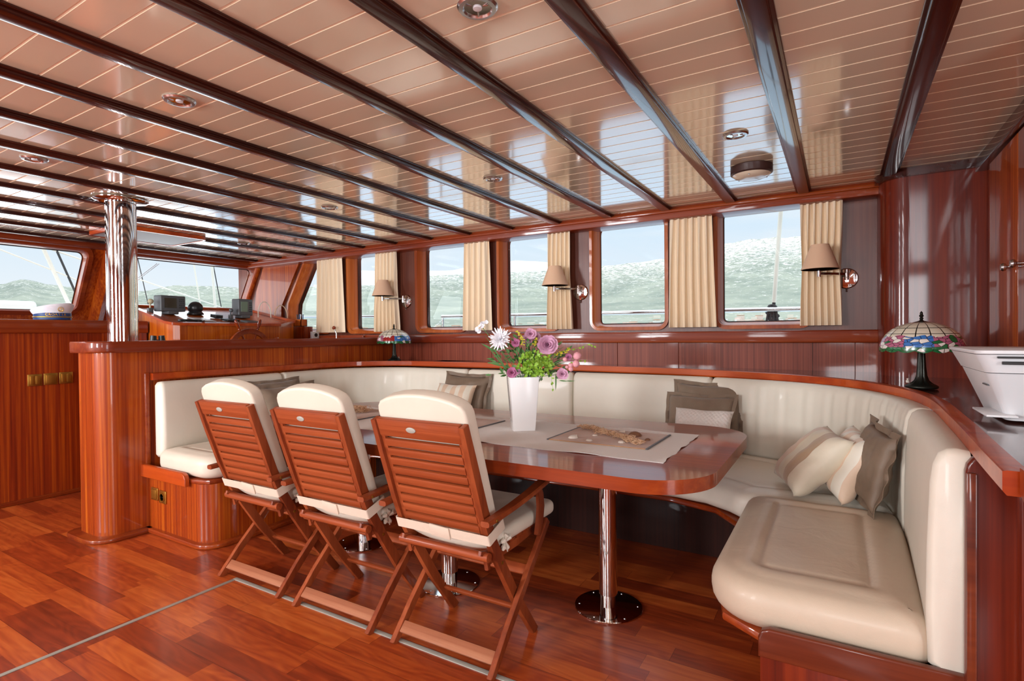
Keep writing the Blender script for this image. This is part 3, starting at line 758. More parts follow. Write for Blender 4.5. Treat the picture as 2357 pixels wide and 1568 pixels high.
# ------------------------------------------------------------------ back cushions
def seg(t0, t1):
    """part of the smoothed path between the points nearest to t0 and t1"""
    i0 = min(range(len(SP)), key=lambda i: (SP[i][0] - t0[0]) ** 2 + (SP[i][1] - t0[1]) ** 2)
    i1 = min(range(len(SP)), key=lambda i: (SP[i][0] - t1[0]) ** 2 + (SP[i][1] - t1[1]) ** 2)
    pts = [Vector(t0)] + [Vector(p) for p in SP[i0 + 1:i1]] + [Vector(t1)]
    out = [pts[0]]
    for a, b in zip(pts, pts[1:]):
        n = max(1, int((b - a).length / 0.012))
        for k in range(1, n + 1): out.append(a.lerp(b, k / n))
    return out
def back_cushion(t0, t1, label, pleat=0.0, z1=0.942, z0=0.46, th=0.075, aft=False, mat=None, rr0=0.022):
    pts = seg(t0, t1)
    # smooth the polyline a little
    for _ in range(6): pts = [pts[0]] + [(pts[i - 1] + pts[i] * 2 + pts[i + 1]) / 4 for i in range(1, len(pts) - 1)] + [pts[-1]]
    n = len(pts); L = [0]
    for a, b in zip(pts, pts[1:]): L.append(L[-1] + (b - a).length)
    T = L[-1]
    def section(i):
        s = L[i]; e = min(s, T - s); r = rr0
        q = 0.0 if e >= r else r - math.sqrt(max(0, r * r - (r - e) ** 2))
        w = th - 0.006; pl = 0.0
        if pleat: 
            env = min(1, e / 0.15)
            pl = pleat * env * (math.sin(s * 62) * 0.6 + math.sin(s * 101 + 1) * 0.4)
        f = [(0.0, z0 + q), (w * 0.6, z0 + q), (w + 0.014 - q, z0 + 0.03 + q), (w + 0.018 - q + pl * 0.3, z0 + 0.16), (w + 0.016 - q + pl * 0.9, z0 + 0.30), (w + 0.010 - q + pl, z1 - 0.085), (w + 0.004 - q + pl * 0.7, z1 - 0.04), (w - 0.006 - q, z1 - 0.014 - q * 0.5), (w - 0.022 - q, z1 - 0.003 - q), (w * 0.4, z1 - q), (0.0, z1 - 0.004 - q)]
        return [(u + 0.012, v) for u, v in f]
    bm = NB(); sweep(bm, [(p.x, p.y, 0) for p in pts], section)
    o = obj('back_cushion', bm, mat or M_CREAM2, None, ang=60)
    c = sum((Vector((p.x, p.y, 0)) for p in pts), Vector()) / n; c.z = z0
    o.data.transform(Matrix.Translation(-c)); o.location = c
    return tag(o, label, 'cushion', 'leather back cushions of the bench')
back_cushion((-3.725, 1.785), (-3.725, 2.665), 'leftmost back cushion, flat cream leather against the half wall')
back_cushion((-3.725, 2.672), (-2.556, 3.62), 'curved cream leather back cushion in the far left corner of the bench', pleat=0.002)
back_cushion((-2.550, 3.62), (-1.636, 3.625), 'cream leather back cushion directly behind the flower vase')
back_cushion((-1.630, 3.625), (-0.666, 3.57), 'straight cream leather back cushion just right of the flower vase')
back_cushion((-0.660, 3.568), (0.290, 2.405), 'large curved gathered cream back cushion at the right corner of the bench', pleat=0.0045)
back_cushion((0.290, 2.398), (0.27, 1.605), 'rightmost back cushion, cream leather facing left beside the tall end panel', th=0.070, z0=0.395, rr0=0.012)

# ------------------------------------------------------------------ seat cushions
def seat_cushion(poly, z0, z1, label, mat, groove=None, r=0.05, dome=0.004):
    bm = NB(); pad(bm, resample(poly, 0.04), z0, z1, r, groove, dome)
    o = obj('seat_cushion', bm, mat, None, ang=70)
    cx = sum(p[0] for p in poly) / len(poly); cy = sum(p[1] for p in poly) / len(poly)
    o.data.transform(Matrix.Translation((-cx, -cy, -z0))); o.location = (cx, cy, z0)
    return tag(o, label, 'cushion', 'leather seat cushions of the bench')
seat_cushion(rrect(-3.64, -3.08, 1.752, 2.70, [0.055, 0.13, 0.055, 0.055], 7), 0.392, 0.525, 'ivory leather seat cushion at the left end of the bench, by the half wall', M_CHCUSH, 0.12, 0.05)
wp = [(-3.60, 2.72), (-3.0, 2.72), (-0.70, 2.72), (-0.56, 2.69), (-0.45, 2.62), (-0.375, 2.545), (-0.32, 2.56), (0.19, 2.60), (0.17, 2.85), (0.09, 3.02), (-0.06, 3.20), (-0.26, 3.34), (-0.50, 3.43), (-0.9, 3.51), (-1.3, 3.525), (-2.6, 3.525), (-3.14, 3.52), (-3.35, 3.44), (-3.5, 3.3), (-3.6, 3.05)]
seat_cushion(wp, 0.392, 0.512, 'long cream leather seat cushion along the window side, behind the table', M_CREAM, 0.13, 0.045)
seat_cushion(rrect(-0.345, 0.205, 1.622, 2.575, [0.17, 0.055, 0.055, 0.07], 9), 0.385, 0.520, 'big tan leather seat cushion in the right foreground, rounded at its front corner', M_TAN, 0.135, 0.058, 0.006)

# ------------------------------------------------------------------ table on three pedestals
tb = thing('dining_table', 'long glossy mahogany table with rounded corners on steel pedestals', 'table', (-1.646, 2.285, 0))
bm = NB(); prism(bm, rrect(-2.935, -0.357, 1.708, 2.862, 0.24, 12), 0.700, 0.747, bev=0.016, seg=4); loc(obj('tabletop', bm, M_TABLE, tb))
for (x, y) in ((-0.885, 2.285), (-1.645, 2.12), (-2.405, 2.285)):
    bm = NB(); lathe(bm, [(0.041, 0.062), (0.041, 0.70)], 40); p = obj('pedestal', bm, M_CHROME, tb); p.location = (x + 1.646, y - 2.285, 0)
    bm = NB(); lathe(bm, [(0.0, 0.0), (0.148, 0.0), (0.150, 0.004), (0.148, 0.007), (0.036, 0.010), (0.036, 0.07)], 48); obj('base_plate', bm, M_CHROME, p)
    for k in range(6):
        bm = NB(); a = k * pi / 3 + 0.4; lathe(bm, [(0.005, 0.007), (0.004, 0.0095), (0, 0.0098)], 10, c=(0.128 * math.cos(a), 0.128 * math.sin(a), 0)); obj('screw', bm, M_STEEL, p)
    bm = NB(); lathe(bm, [(0.041, 0.686), (0.085, 0.692), (0.085, 0.6995), (0.03, 0.6995)], 32); obj('top_flange', bm, M_CHROME, p)

# runner, placemats
def cloth(name, x0, x1, y0, y1, z, mat, label, cat, amp, edge=0.002, group=None):
    bm = NB(); nx, ny = int((x1 - x0) / 0.02), int((y1 - y0) / 0.02); V = []
    for i in range(nx + 1):
        r = []
        for j in range(ny + 1):
            u, v = i / nx, j / ny
            ex = edge * (math.sin(v * 23 + 1) + 0.6 * math.sin(v * 51)) * (1 if i in (0, nx) else 0)
            ey = edge * (math.sin(u * 31) + 0.7 * math.sin(u * 77 + 2)) * (1 if j in (0, ny) else 0)
            lift = amp * max(0, math.sin(u * 41 + 1) * math.sin(u * 13)) * (1 if j in (0, ny) else 0.15) + amp * max(0, math.sin(v * 17)) * (1 if i in (0, nx) else 0)
            r.append(bm.verts.new((x0 + (x1 - x0) * u + ex, y0 + (y1 - y0) * v + ey, z + 0.0015 + lift)))
        V.append(r)
    for i in range(nx):
        for j in range(ny): bm.faces.new((V[i][j], V[i + 1][j], V[i + 1][j + 1], V[i][j + 1]))
    r = bmesh.ops.extrude_face_region(bm, geom=bm.faces[:])
    for v in r['geom']:
        if isinstance(v, bmesh.types.BMVert): v.co.z -= 0.0012
    o = obj(name, bm, mat, None); c = Vector(((x0 + x1) / 2, (y0 + y1) / 2, z)); o.data.transform(Matrix.Translation(-c)); o.location = c
    return tag(o, label, cat, group)
cloth('table_runner', -2.78, -0.549, 1.965, 2.585, 0.747, M_LINEN, 'white linen runner along the middle of the table', 'table runner', 0.004, 0.003)
ZM = 0.7495
def placemat(x0, x1, label):
    t = thing('placemat', label, 'placemat', ((x0 + x1) / 2, 2.325, ZM), 0, 'bamboo placemats on the runner')
    w = (x1 - x0) / 2
    obj('mat', BX(-w, w, -0.175, 0.175, 0, 0.003, 0.001, 1), M_BAMBOO, t)
    for s in (-1, 1): obj('edge_binding', BX(s * w - 0.005, s * w + 0.005, -0.177, 0.177, -0.0002, 0.0042, 0.001, 1), M_GREYP, t)
    return t
placemat(-1.112, -0.665, 'brown bamboo placemat at the right end of the runner, under shells and netting')
placemat(-2.01, -1.555, 'brown bamboo placemat left of the vase, mostly hidden by the nearest chair')
placemat(-2.72, -2.30, 'bamboo placemat at the left end of the table, seen between two chairs')

# netting: crumpled cord
def netting(pts, seed, label, wid=0.022, n=210):
    rnd = random.Random(seed); bm = NB(); P = smooth(pts, 10)
    for k in range(n):
        c = Vector(P[rnd.randrange(len(P))]).to_3d()
        w = wid * (0.7 + 0.6 * rnd.random())
        o = c + Vector((rnd.gauss(0, w * 0.75), rnd.gauss(0, w * 0.75), 0))
        r = 0.005 + rnd.random() * 0.006; h = 0.004 + rnd.random() * wid * 0.9
        A = Matrix.Rotation(rnd.random() * 6, 3, 'Z') @ Matrix.Rotation(rnd.uniform(-1.2, 1.2), 3, 'X')
        loop = [o + Vector((0, 0, h)) + A @ Vector((r * math.cos(a), r * 0.7 * math.sin(a), 0)) for a in [2 * pi * j / 7 for j in range(8)]]
        for q in loop: q.z = max(q.z, 0.0018)
        tube(bm, loop, 0.0011, 4, cap=False)
    o = obj('fishing_net', bm, M_NET, None); cc = Vector(P[len(P) // 2]); o.data.transform(Matrix.Translation((-cc.x, -cc.y, 0))); o.location = (cc.x, cc.y, ZM + 0.003)
    return tag(o, label, 'netting')
netting([(-1.08, 2.46), (-1.00, 2.44), (-0.94, 2.37), (-0.86, 2.33), (-0.78, 2.27), (-0.715, 2.20)], 3, 'strip of crumpled pale net cord across the right placemat', 0.017, 420)
netting([(-2.60, 2.36), (-2.56, 2.39), (-2.52, 2.37), (-2.48, 2.35)], 5, 'heap of pale net cord on the left placemat, between the chairs', 0.032, 420)

def shell(x, y, r, kind, label, rz=0.0, mat=None):
    bm = NB(); n = 16
    V = []
    for i in range(7):
        th = i / 6 * pi / 2; ring = []
        for k in range(n):
            a = 2 * pi * k / n
            rib = 1 + (0.07 * math.cos(a * 8) if kind == 'scallop' else 0.03 * math.sin(a * 3 + 1))
            rr = r * math.cos(th) * rib * (1.0 if kind != 'scallop' else (0.85 + 0.15 * math.cos(a)))
            ring.append(bm.verts.new((rr * math.cos(a) * (1.25 if kind == 'conch' else 1.0), rr * math.sin(a) * (0.8 if kind != 'scallop' else 1), r * {'scallop': 0.45, 'conch': 0.75, 'pebble': 0.7}[kind] * math.sin(th))))
        V.append(ring)
    for i in range(6):
        for k in range(n): bm.faces.new((V[i][k], V[i][(k + 1) % n], V[i + 1][(k + 1) % n], V[i + 1][k]))
    bm.faces.new(V[0]); bmesh.ops.remove_doubles(bm, verts=V[-1], dist=1e-4)
    if kind == 'conch':
        for k in range(5): tube(bm, [(r * (0.9 - 0.25 * k), r * 0.5, r * 0.25), (r * (0.85 - 0.25 * k), 0, r * (0.80 - 0.02 * k)), (r * (0.9 - 0.25 * k), -r * 0.5, r * 0.25)], r * 0.10, 6)
    o = obj('pebble' if kind == 'pebble' else 'seashell', bm, mat or M_SHELL, None); o.location = (x, y, ZM + 0.0035); o.rotation_euler = (0, 0, rz)
    return tag(o, label, 'pebble' if kind == 'pebble' else 'shell', 'pebbles on the right placemat' if kind == 'pebble' else 'seashells on the right placemat')
shell(-1.020, 2.218, 0.018, 'conch', 'cream whelk-like shell nearest the left corner of the right placemat', 0.5)
shell(-0.935, 2.195, 0.017, 'scallop', 'flat grey shell near the front edge of the right placemat', 1.0)
shell(-0.955, 2.315, 0.014, 'scallop', 'small white shell touching the middle of the net on the right placemat', 2.0)
shell(-0.875, 2.455, 0.013, 'conch', 'small tan shell behind the net on the right placemat', 0.2)
shell(-0.800, 2.225, 0.018, 'scallop', 'white shell leaning on the near right part of the net', 0.1)
shell(-0.795, 2.395, 0.030, 'pebble', 'large round brown stone behind the net on the right placemat', 0.4, M_STONE)
shell(-0.715, 2.325, 0.013, 'pebble', 'small dark pebble near the right edge of the right placemat', 0.9, M_STONE)
shell(-1.040, 2.475, 0.014, 'pebble', 'small grey pebble at the far left end of the net', 0.9, M_STONE)

# ------------------------------------------------------------------ vase
t = thing('flower_vase', 'tall white square vase tapering to its foot, holding a bouquet', 'vase', (-1.345, 2.335, 0.749), math.radians(38))
bm = NB()
def sq(w, z, r=0.004): return [bm.verts.new((p[0], p[1], z)) for p in rrect(-w, w, -w, w, r, 2)]
R_ = [sq(0.054, 0.0), sq(0.0725, 0.262), sq(0.0685, 0.262), sq(0.052, 0.02)]
for a, b in zip(R_, R_[1:]):
    for k in range(len(a)): bm.faces.new((a[k], a[(k + 1) % len(a)], b[(k + 1) % len(a)], b[k]))
bm.faces.new(R_[0]); bm.faces.new(R_[-1]); obj('vase_body', bm, M_VASE, t)
bm = NB(); bx(bm, -0.066, 0.066, -0.066, 0.066, 0.20, 0.205); obj('water', bm, M_GLASS, t)

# ------------------------------------------------------------------ aft bulkhead cabinet with its rounded corner, and cupboard doors
bm = NB()
pts = [(0.2, 4.02), (0.2, 3.80)] + [(0.33 - 0.13 * math.cos(a), 3.80 - 0.14 * math.sin(a)) for a in [pi / 2 * k / 8 for k in range(1, 9)]] + [(0.70, 3.66), (0.70, 4.02)]
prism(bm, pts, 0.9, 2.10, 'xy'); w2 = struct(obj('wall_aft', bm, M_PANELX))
bm = NB()   # thin dark trim under the ceiling round the cabinet
sweep(bm, [(p[0] - 0.004, p[1] - 0.006, 2.055) for p in pts[1:-2]] + [(0.645, 3.654, 2.055)], [(0.02, 0), (0.02, 0.046), (-0.02, 0.046), (-0.02, 0)]); trim(bm, M_BEAM)
bm = NB(); bx(bm, 0.605, 0.66, 1.0, 3.665, 2.035, 2.10, 0.004); trim(bm, M_BEAM)
# cupboard with doors facing left
cp = thing('wall_cupboard', 'tall mahogany cupboard with paired doors and small steel knobs, far right', 'cupboard', (0.65, 2.9, 0.968))
bm = NB(); bx(bm, 0.655, 1.2, 2.0, 3.655, 0.970, 2.06); loc(obj('body', bm, M_PANELD, cp))
def door(y0, y1, ky, z0=1.0, z1=2.03):
    bm = NB(); bx(bm, 0.632, 0.655, y0, y1, z0, z1, 0.003); d = loc(obj('door', bm, M_PANEL, cp))
    bm = NB(); lathe(bm, [(0.006, 0), (0.006, 0.014), (0.016, 0.02), (0.018, 0.028), (0.013, 0.036), (0, 0.038)], 20, M=Matrix.Rotation(-pi / 2, 4, 'Y')); k = obj('knob', bm, M_STEEL, d); k.location = (0.632 - 0.65, ky - 2.9, 1.487 - 0.968)
door(3.008, 3.50, 3.10); door(2.50, 3.002, 2.95); door(1.99, 2.494, 2.40)

# ------------------------------------------------------------------ curtains
def curtain(x0, x1, label, n, pinch=None, seed=0, flare=0.0):
    rnd = random.Random(seed); bm = NB(); Z0, Z1 = 1.256, 2.045; nz = 30; nu = 150
    ph = [rnd.uniform(0, 6) for _ in range(4)]; V = []
    cuts = sorted(rnd.random() for _ in range(n))
    for j in range(nz + 1):
        z = Z0 + (Z1 - Z0) * j / nz; t = (Z1 - z) / (Z1 - Z0); row = []
        for i in range(nu + 1):
            u = i / nu
            w = x1 - x0; cx = (x0 + x1) / 2
            sc = 1.0 + flare * (t - 0.5)
            if pinch: sc *= 1 - pinch[1] * math.exp(-((t - pinch[0]) / 0.22) ** 2)
            uu = u + 0.045 * math.sin(u * 9 + ph[0]) + 0.018 * math.sin(u * 23 + ph[3])
            fold = math.sin(2 * pi * n * uu + ph[1] + 0.5 * math.sin(t * 2 + ph[2]))
            sharp = math.copysign(abs(fold) ** 0.7, fold)
            amp = (0.013 + 0.010 * t)
            gather = 0.004 * math.sin(2 * pi * n * 2.6 * u + ph[3]) * max(0, 1 - t * 2.2)
            x = cx + (uu - 0.5) * w * sc + 0.012 * math.cos(2 * pi * n * uu + ph[1]) * t
            row.append(bm.verts.new((x, 3.925 - amp * sharp - gather - (0.012 if pinch else 0) * math.exp(-((t - 0.5) / 0.3) ** 2) * 0, z)))
        V.append(row)
    for j in range(nz):
        for i in range(nu): bm.faces.new((V[j][i], V[j][i + 1], V[j + 1][i + 1], V[j + 1][i]))
    r = bmesh.ops.extrude_face_region(bm, geom=bm.faces[:])
    for v in r['geom']:
        if isinstance(v, bmesh.types.BMVert): v.co.y += 0.0012
    for v in bm.verts: v.co.y = min(v.co.y, 3.952)
    o = obj('curtain', bm, M_CURT, None, ang=80); c = Vector(((x0 + x1) / 2, 3.925, Z0)); o.data.transform(Matrix.Translation(-c)); o.location = c
    return tag(o, label, 'curtain', 'beige curtains between the windows')
curtain(-0.225, 0.030, 'rightmost beige curtain, behind the right wall lamp', 7, (0.55, 0.06), 1, 0.02)
curtain(-1.043, -0.745, 'beige curtain hanging free between the two rightmost windows', 6, None, 2, 0.12)
curtain(-2.040, -1.800, 'beige curtain behind the middle wall lamp, above the flowers', 6, (0.5, 0.04), 3, 0.18)
curtain(-2.860, -2.565, 'beige curtain left of the flowers, between the third and fourth windows from the right', 5, None, 4, 0.06)
curtain(-3.925, -3.640, 'narrow beige curtain behind the left wall lamp', 6, (0.5, 0.06), 5, 0.22)
curtain(-4.790, -4.410, 'leftmost beige curtain, over the slanted window', 6, None, 6, 0.08)

# ------------------------------------------------------------------ wall lamps
def sconce(x, label):
    t = thing('wall_lamp', label, 'lamp', (x, 4.0, 1.547), 0, 'swing-arm wall lamps')
    RX = Matrix.Rotation(pi / 2, 4, 'X')
    bm = NB(); lathe(bm, [(0.062, 0.0), (0.064, 0.004), (0.058, 0.012), (0.03, 0.017), (0, 0.018)], 36, M=RX); obj('wall_plate', bm, M_CHROME, t)
    bm = NB(); tube(bm, [(0, -0.005, 0.02), (0, -0.045, 0.02)], 0.008, 12); obj('stem', bm, M_CHROME, t)
    bm = NB(); tube(bm, [(0, -0.05, -0.012), (0, -0.05, 0.052)], 0.012, 16); obj('hinge', bm, M_CHROME, t)
    bm = NB()
    for dz in (0.020, 0.028): tube(bm, [(0, -0.05, dz), (-0.07, -0.12, dz), (-0.145, -0.175, dz)], 0.0042, 8)
    obj('swing_arm', bm, M_CHROME, t)
    bm = NB(); tube(bm, [(-0.145, -0.175, 0.004), (-0.145, -0.175, 0.05)], 0.0105, 16); lathe(bm, [(0.006, 0.05), (0.006, 0.14), (0.016, 0.141), (0.016, 0.165), (0, 0.165)], 14, c=(-0.145, -0.175, 0)); obj('lamp_socket', bm, M_CHROME, t)
    bm = NB(); lathe(bm, [(0.104, 0.050), (0.050, 0.200), (0.0485, 0.200), (0.1025, 0.050)], 48, c=(-0.140, -0.175, 0)); 
    obj('lamp_shade', bm, M_SHADE, t)
    bm = NB(); lathe(bm, [(0, -0.086), (0.006, -0.08), (0.003, -0.074), (0.006, -0.068), (0.003, -0.062)], 10, c=(0, -0.012, 0)); obj('switch_knob', bm, M_STEEL, t)
    return t
sconce(0.040, 'rightmost wall lamp, peach shade on a chrome swing arm beside the dark panel')
sconce(-1.762, 'middle wall lamp with peach shade, right above the bouquet')
sconce(-3.590, 'leftmost wall lamp with peach shade, above the small stained-glass lamp')

# ------------------------------------------------------------------ ceiling fittings
def downlight(x, y, label):
    t = thing('ceiling_spotlight', label, 'ceiling light', (x, y, CZ), 0, 'recessed ceiling spotlights')
    bm = NB(); lathe(bm, [(0.036, 0.0), (0.053, -0.001), (0.055, -0.004), (0.050, -0.010), (0.040, -0.011), (0.036, -0.006), (0.036, 0.0)], 36, closed=True); obj('trim_ring', bm, M_STEEL, t)
    bm = NB(); lathe(bm, [(0.0365, -0.006), (0.030, -0.0045), (0.018, -0.0035), (0.0, -0.003)], 30); obj('reflector', bm, M_CHROME, t)
    for k in range(3):
        bm = NB(); a = k * 2.09; tube(bm, [(0.034 * math.cos(a), 0.034 * math.sin(a), -0.009), (0.018 * math.cos(a), 0.018 * math.sin(a), -0.006)], 0.002, 6); obj('clip', bm, M_STEEL, t)
    bm = NB(); lathe(bm, [(0.013, -0.0035), (0.012, -0.009), (0, -0.0105)], 16); obj('bulb', bm, M_WHITE, t)
downlight(-2.090, 1.106, 'steel ceiling spotlight in the second bay from upper left, well above the chairs')
downlight(-3.357, 1.088, 'steel ceiling spotlight at the far left of the photo')
downlight(-0.828, 1.215, 'ceiling spotlight cut off by the top edge of the photo')
downlight(-0.394, 2.601, 'steel ceiling spotlight beside the round ceiling lamp')
downlight(-1.669, 2.586, 'ceiling spotlight above the flower vase')
downlight(-2.982, 2.560, 'ceiling spotlight above the left wall lamp')
downlight(-4.798, 3.102, 'farthest ceiling spotlight, near the windscreen')
t = thing('ceiling_lamp', 'round ceiling lamp with dark brown ring and opal bowl', 'ceiling light', (-0.398, 3.150, CZ))
bm = NB(); lathe(bm, [(0.100, 0.0), (0.104, -0.004), (0.104, -0.040), (0.094, -0.046), (0.088, -0.040), (0.088, 0.0)], 48, closed=True); obj('ring', bm, M_BROWNP, t)
bm = NB(); lathe(bm, [(0.094, -0.046), (0.085, -0.055), (0.06, -0.065), (0.03, -0.071), (0, -0.072)], 48); obj('glass_bowl', bm, M_OPAL, t)
for k in range(3):
    a = k * 2.09 + 0.5; bm = NB(); lathe(bm, [(0.004, -0.058), (0.004, -0.061), (0, -0.062)], 10, c=(0.08 * math.cos(a), 0.08 * math.sin(a), 0)); obj('screw', bm, M_STEEL, t)
# skylight hatch in the ceiling near the helm
t = thing('ceiling_hatch', 'pale skylight hatch with varnished rim in the ceiling near the helm', 'hatch', (-5.02, 2.39, CZ))
bm = NB(); o_ = rrect(-0.29, 0.29, -0.34, 0.34, 0.06, 6); i_ = offset(o_, 0.018)
rr = [[bm.verts.new((p[0], p[1], z)) for p in q] for q, z in ((o_, -0.002), (o_, -0.034), (i_, -0.034), (i_, -0.02))]
for a, b in zip(rr, rr[1:]):
    for k in range(len(a)): bm.faces.new((a[k], a[(k + 1) % len(a)], b[(k + 1) % len(a)], b[k]))
obj('rim', bm, M_RAIL, t)
bm = NB(); prism(bm, offset(o_, 0.017), -0.030, -0.026); obj('acrylic_panel', bm, plain('pale_acrylic', rgb('a8b4b8'), 0.5), t)

# ------------------------------------------------------------------ stained-glass table lamps
def tiffany_mat():
    m, nt, b = newmat('stained_glass'); N = nt.nodes.new; L = nt.links.new
    def M2(op, a, b_=None, c=None):
        n = N('ShaderNodeMath'); n.operation = op
        for i, v in enumerate((a, b_, c)):
            if v is None: continue
            if isinstance(v, (int, float)): n.inputs[i].default_value = v
            else: L(v, n.inputs[i])
        return n.outputs[0]
    tc = N('ShaderNodeTexCoord'); sep = N('ShaderNodeSeparateXYZ'); L(tc.outputs['Object'], sep.inputs[0])
    ang = M2('DIVIDE', M2('ARCTAN2', sep.outputs['Y'], sep.outputs['X']), 2 * pi)
    Z = sep.outputs['Z']                      # 0 at the rim, 1 at the crown (scaled below)
    h = M2('DIVIDE', Z, 0.120)
    # upper grid of pale panes
    f1 = M2('FRACT', M2('MULTIPLY', ang, 16)); g1 = M2('MINIMUM', f1, M2('SUBTRACT', 1, f1))
    f2 = M2('FRACT', M2('MULTIPLY', h, 5.0)); g2 = M2('MINIMUM', f2, M2('SUBTRACT', 1, f2))
    lead_up = M2('MAXIMUM', M2('LESS_THAN', g1, 0.045), M2('LESS_THAN', g2, 0.05))
    # lower band of petals: voronoi cells on (angle, height)
    cb = N('ShaderNodeCombineXYZ'); L(M2('MULTIPLY', ang, 12), cb.inputs[0]); L(M2('MULTIPLY', h, 3.2), cb.inputs[1])
    v = N('ShaderNodeTexVoronoi'); v.voronoi_dimensions = '2D'; v.inputs['Scale'].default_value = 2.9; L(cb.outputs[0], v.inputs['Vector'])
    ve = N('ShaderNodeTexVoronoi'); ve.voronoi_dimensions = '2D'; ve.feature = 'DISTANCE_TO_EDGE'; ve.inputs['Scale'].default_value = 2.9; L(cb.outputs[0], ve.inputs['Vector'])
    lead_lo = M2('LESS_THAN', ve.outputs['Distance'], 0.045)
    # flower colour changes slowly round the shade
    cell = N('ShaderNodeCombineXYZ'); L(M2('FLOOR', M2('MULTIPLY', ang, 9)), cell.inputs[0])
    wn_ = N('ShaderNodeTexWhiteNoise'); L(cell.outputs[0], wn_.inputs['Vector'])
    r = N('ShaderNodeValToRGB'); r.color_ramp.interpolation = 'CONSTANT'; L(wn_.outputs['Value'], r.inputs[0])
    cols = [rgb('b0627e'), rgb('3a72b8'), rgb('b98aa8'), rgb('a52626'), rgb('c890ac')]
    r.color_ramp.elements[0].color = cols[0]; r.color_ramp.elements[1].position = 0.22; r.color_ramp.elements[1].color = cols[1]
    for i, p in ((2, 0.45), (3, 0.65), (4, 0.8)): e = r.color_ramp.elements.new(p); e.color = cols[i]
    # green leaves at the rim and sprinkled
    sepc = N('ShaderNodeSeparateColor'); L(v.outputs['Color'], sepc.inputs[0])
    leaf = M2('MAXIMUM', M2('LESS_THAN', h, 0.13), M2('GREATER_THAN', sepc.outputs[0], 0.86))
    m1 = N('ShaderNodeMix'); m1.data_type = 'RGBA'; L(leaf, m1.inputs[0]); L(r.outputs[0], m1.inputs[6]); m1.inputs[7].default_value = rgb('1c6a3a')
    m1b = N('ShaderNodeMix'); m1b.data_type = 'RGBA'; L(M2('MULTIPLY', M2('LESS_THAN', sepc.outputs[1], 0.14), 1.0), m1b.inputs[0]); L(m1.outputs[2], m1b.inputs[6]); m1b.inputs[7].default_value = rgb('e8e0d8')
    low = M2('LESS_THAN', M2('ADD', h, M2('MULTIPLY', M2('SINE', M2('MULTIPLY', ang, 2 * pi * 9)), 0.035)), 0.52)
    m2 = N('ShaderNodeMix'); m2.data_type = 'RGBA'; L(low, m2.inputs[0]); m2.inputs[6].default_value = rgb('ddd5c0'); L(m1b.outputs[2], m2.inputs[7])
    ld = N('ShaderNodeMix'); L(low, ld.inputs[0]); L(lead_up, ld.inputs[2]); L(lead_lo, ld.inputs[3])
    m3 = N('ShaderNodeMix'); m3.data_type = 'RGBA'; L(ld.outputs[0], m3.inputs[0]); L(m2.outputs[2], m3.inputs[6]); m3.inputs[7].default_value = (0.01, 0.01, 0.01, 1)
    L(m3.outputs[2], b.inputs['Base Color']); b.inputs['Roughness'].default_value = 0.2; b.inputs['Coat Weight'].default_value = 0.3
    return m
M_TIF = tiffany_mat()
def tiffany(x, y, z, label, rz):
    t = thing('stained_glass_lamp', label, 'lamp', (x, y, z), rz, 'stained-glass table lamps')
    bm = NB(); n = 48; prof = [(0.0, 0.0), (0.056, 0.0), (0.060, 0.004), (0.060, 0.010), (0.052, 0.016), (0.036, 0.022), (0.024, 0.035), (0.018, 0.055), (0.015, 0.09), (0.0135, 0.13), (0.0125, 0.175), (0.012, 0.24)]
    rings = []
    for i, (r, zz) in enumerate(prof[1:]):
        ring = []
        for k in range(n):
            a = 2 * pi * k / n; f = 1 + (0.10 * math.sin(a * 8 + zz * 8) + 0.05 * math.sin(a * 13 - zz * 20)) * (1 if i > 3 else 0)
            ring.append(bm.verts.new((r * f * math.cos(a), r * f * math.sin(a), zz)))
        rings.append(ring)
    for a, b in zip(rings, rings[1:]):
        for k in range(n): bm.faces.new((a[k], a[(k + 1) % n], b[(k + 1) % n], b[k]))
    bm.faces.new(rings[0]); bm.faces.new(rings[-1]); obj('base', bm, M_PEWTER, t, ang=60)
    bm = NB(); m = 96; P = [(r, z * 1.22) for r, z in [(0.152, 0.0), (0.153, 0.006), (0.150, 0.022), (0.142, 0.040), (0.128, 0.058), (0.108, 0.074), (0.082, 0.087), (0.052, 0.096), (0.026, 0.100)]]
    rg = []
    for i, (r, zz) in enumerate(P):
        rg.append([bm.verts.new((r * math.cos(2 * pi * k / m), r * math.sin(2 * pi * k / m), zz - (0.008 * abs(math.sin(2 * pi * k / m * 8)) if i == 0 else 0))) for k in range(m)])
    for a, b in zip(rg, rg[1:]):
        for k in range(m): bm.faces.new((a[k], a[(k + 1) % m], b[(k + 1) % m], b[k]))
    r = bmesh.ops.extrude_face_region(bm, geom=bm.faces[:])
    for v in r['geom']:
        if isinstance(v, bmesh.types.BMVert): v.co *= 0.985
    o = obj('lamp_shade', bm, M_TIF, t, ang=70); o.location = (0, 0, 0.165)
    bm = NB(); lathe(bm, [(0.028, 0.0), (0.027, 0.004), (0.010, 0.009), (0.005, 0.013), (0.008, 0.019), (0.005, 0.024), (0.009, 0.031), (0.005, 0.038), (0.006, 0.044), (0, 0.052)], 20); o = obj('finial', bm, M_PEWTER, t); o.location = (0, 0, 0.283)
    bm = NB(); lathe(bm, [(0.006, 0), (0.007, 0.008), (0.003, 0.012), (0.004, 0.018), (0, 0.02)], 10); o = obj('pull_switch', bm, M_SHELL, t); o.location = (0.035, 0.035, 0.022)
tiffany(0.305, 2.935, 0.968, 'stained-glass lamp with a band of flowers, on the ledge beside the white printer', 2.1)
tiffany(-3.44, 3.66, 0.988, 'stained-glass lamp in the far left corner, on the ledge under the left wall lamp', 0.6)

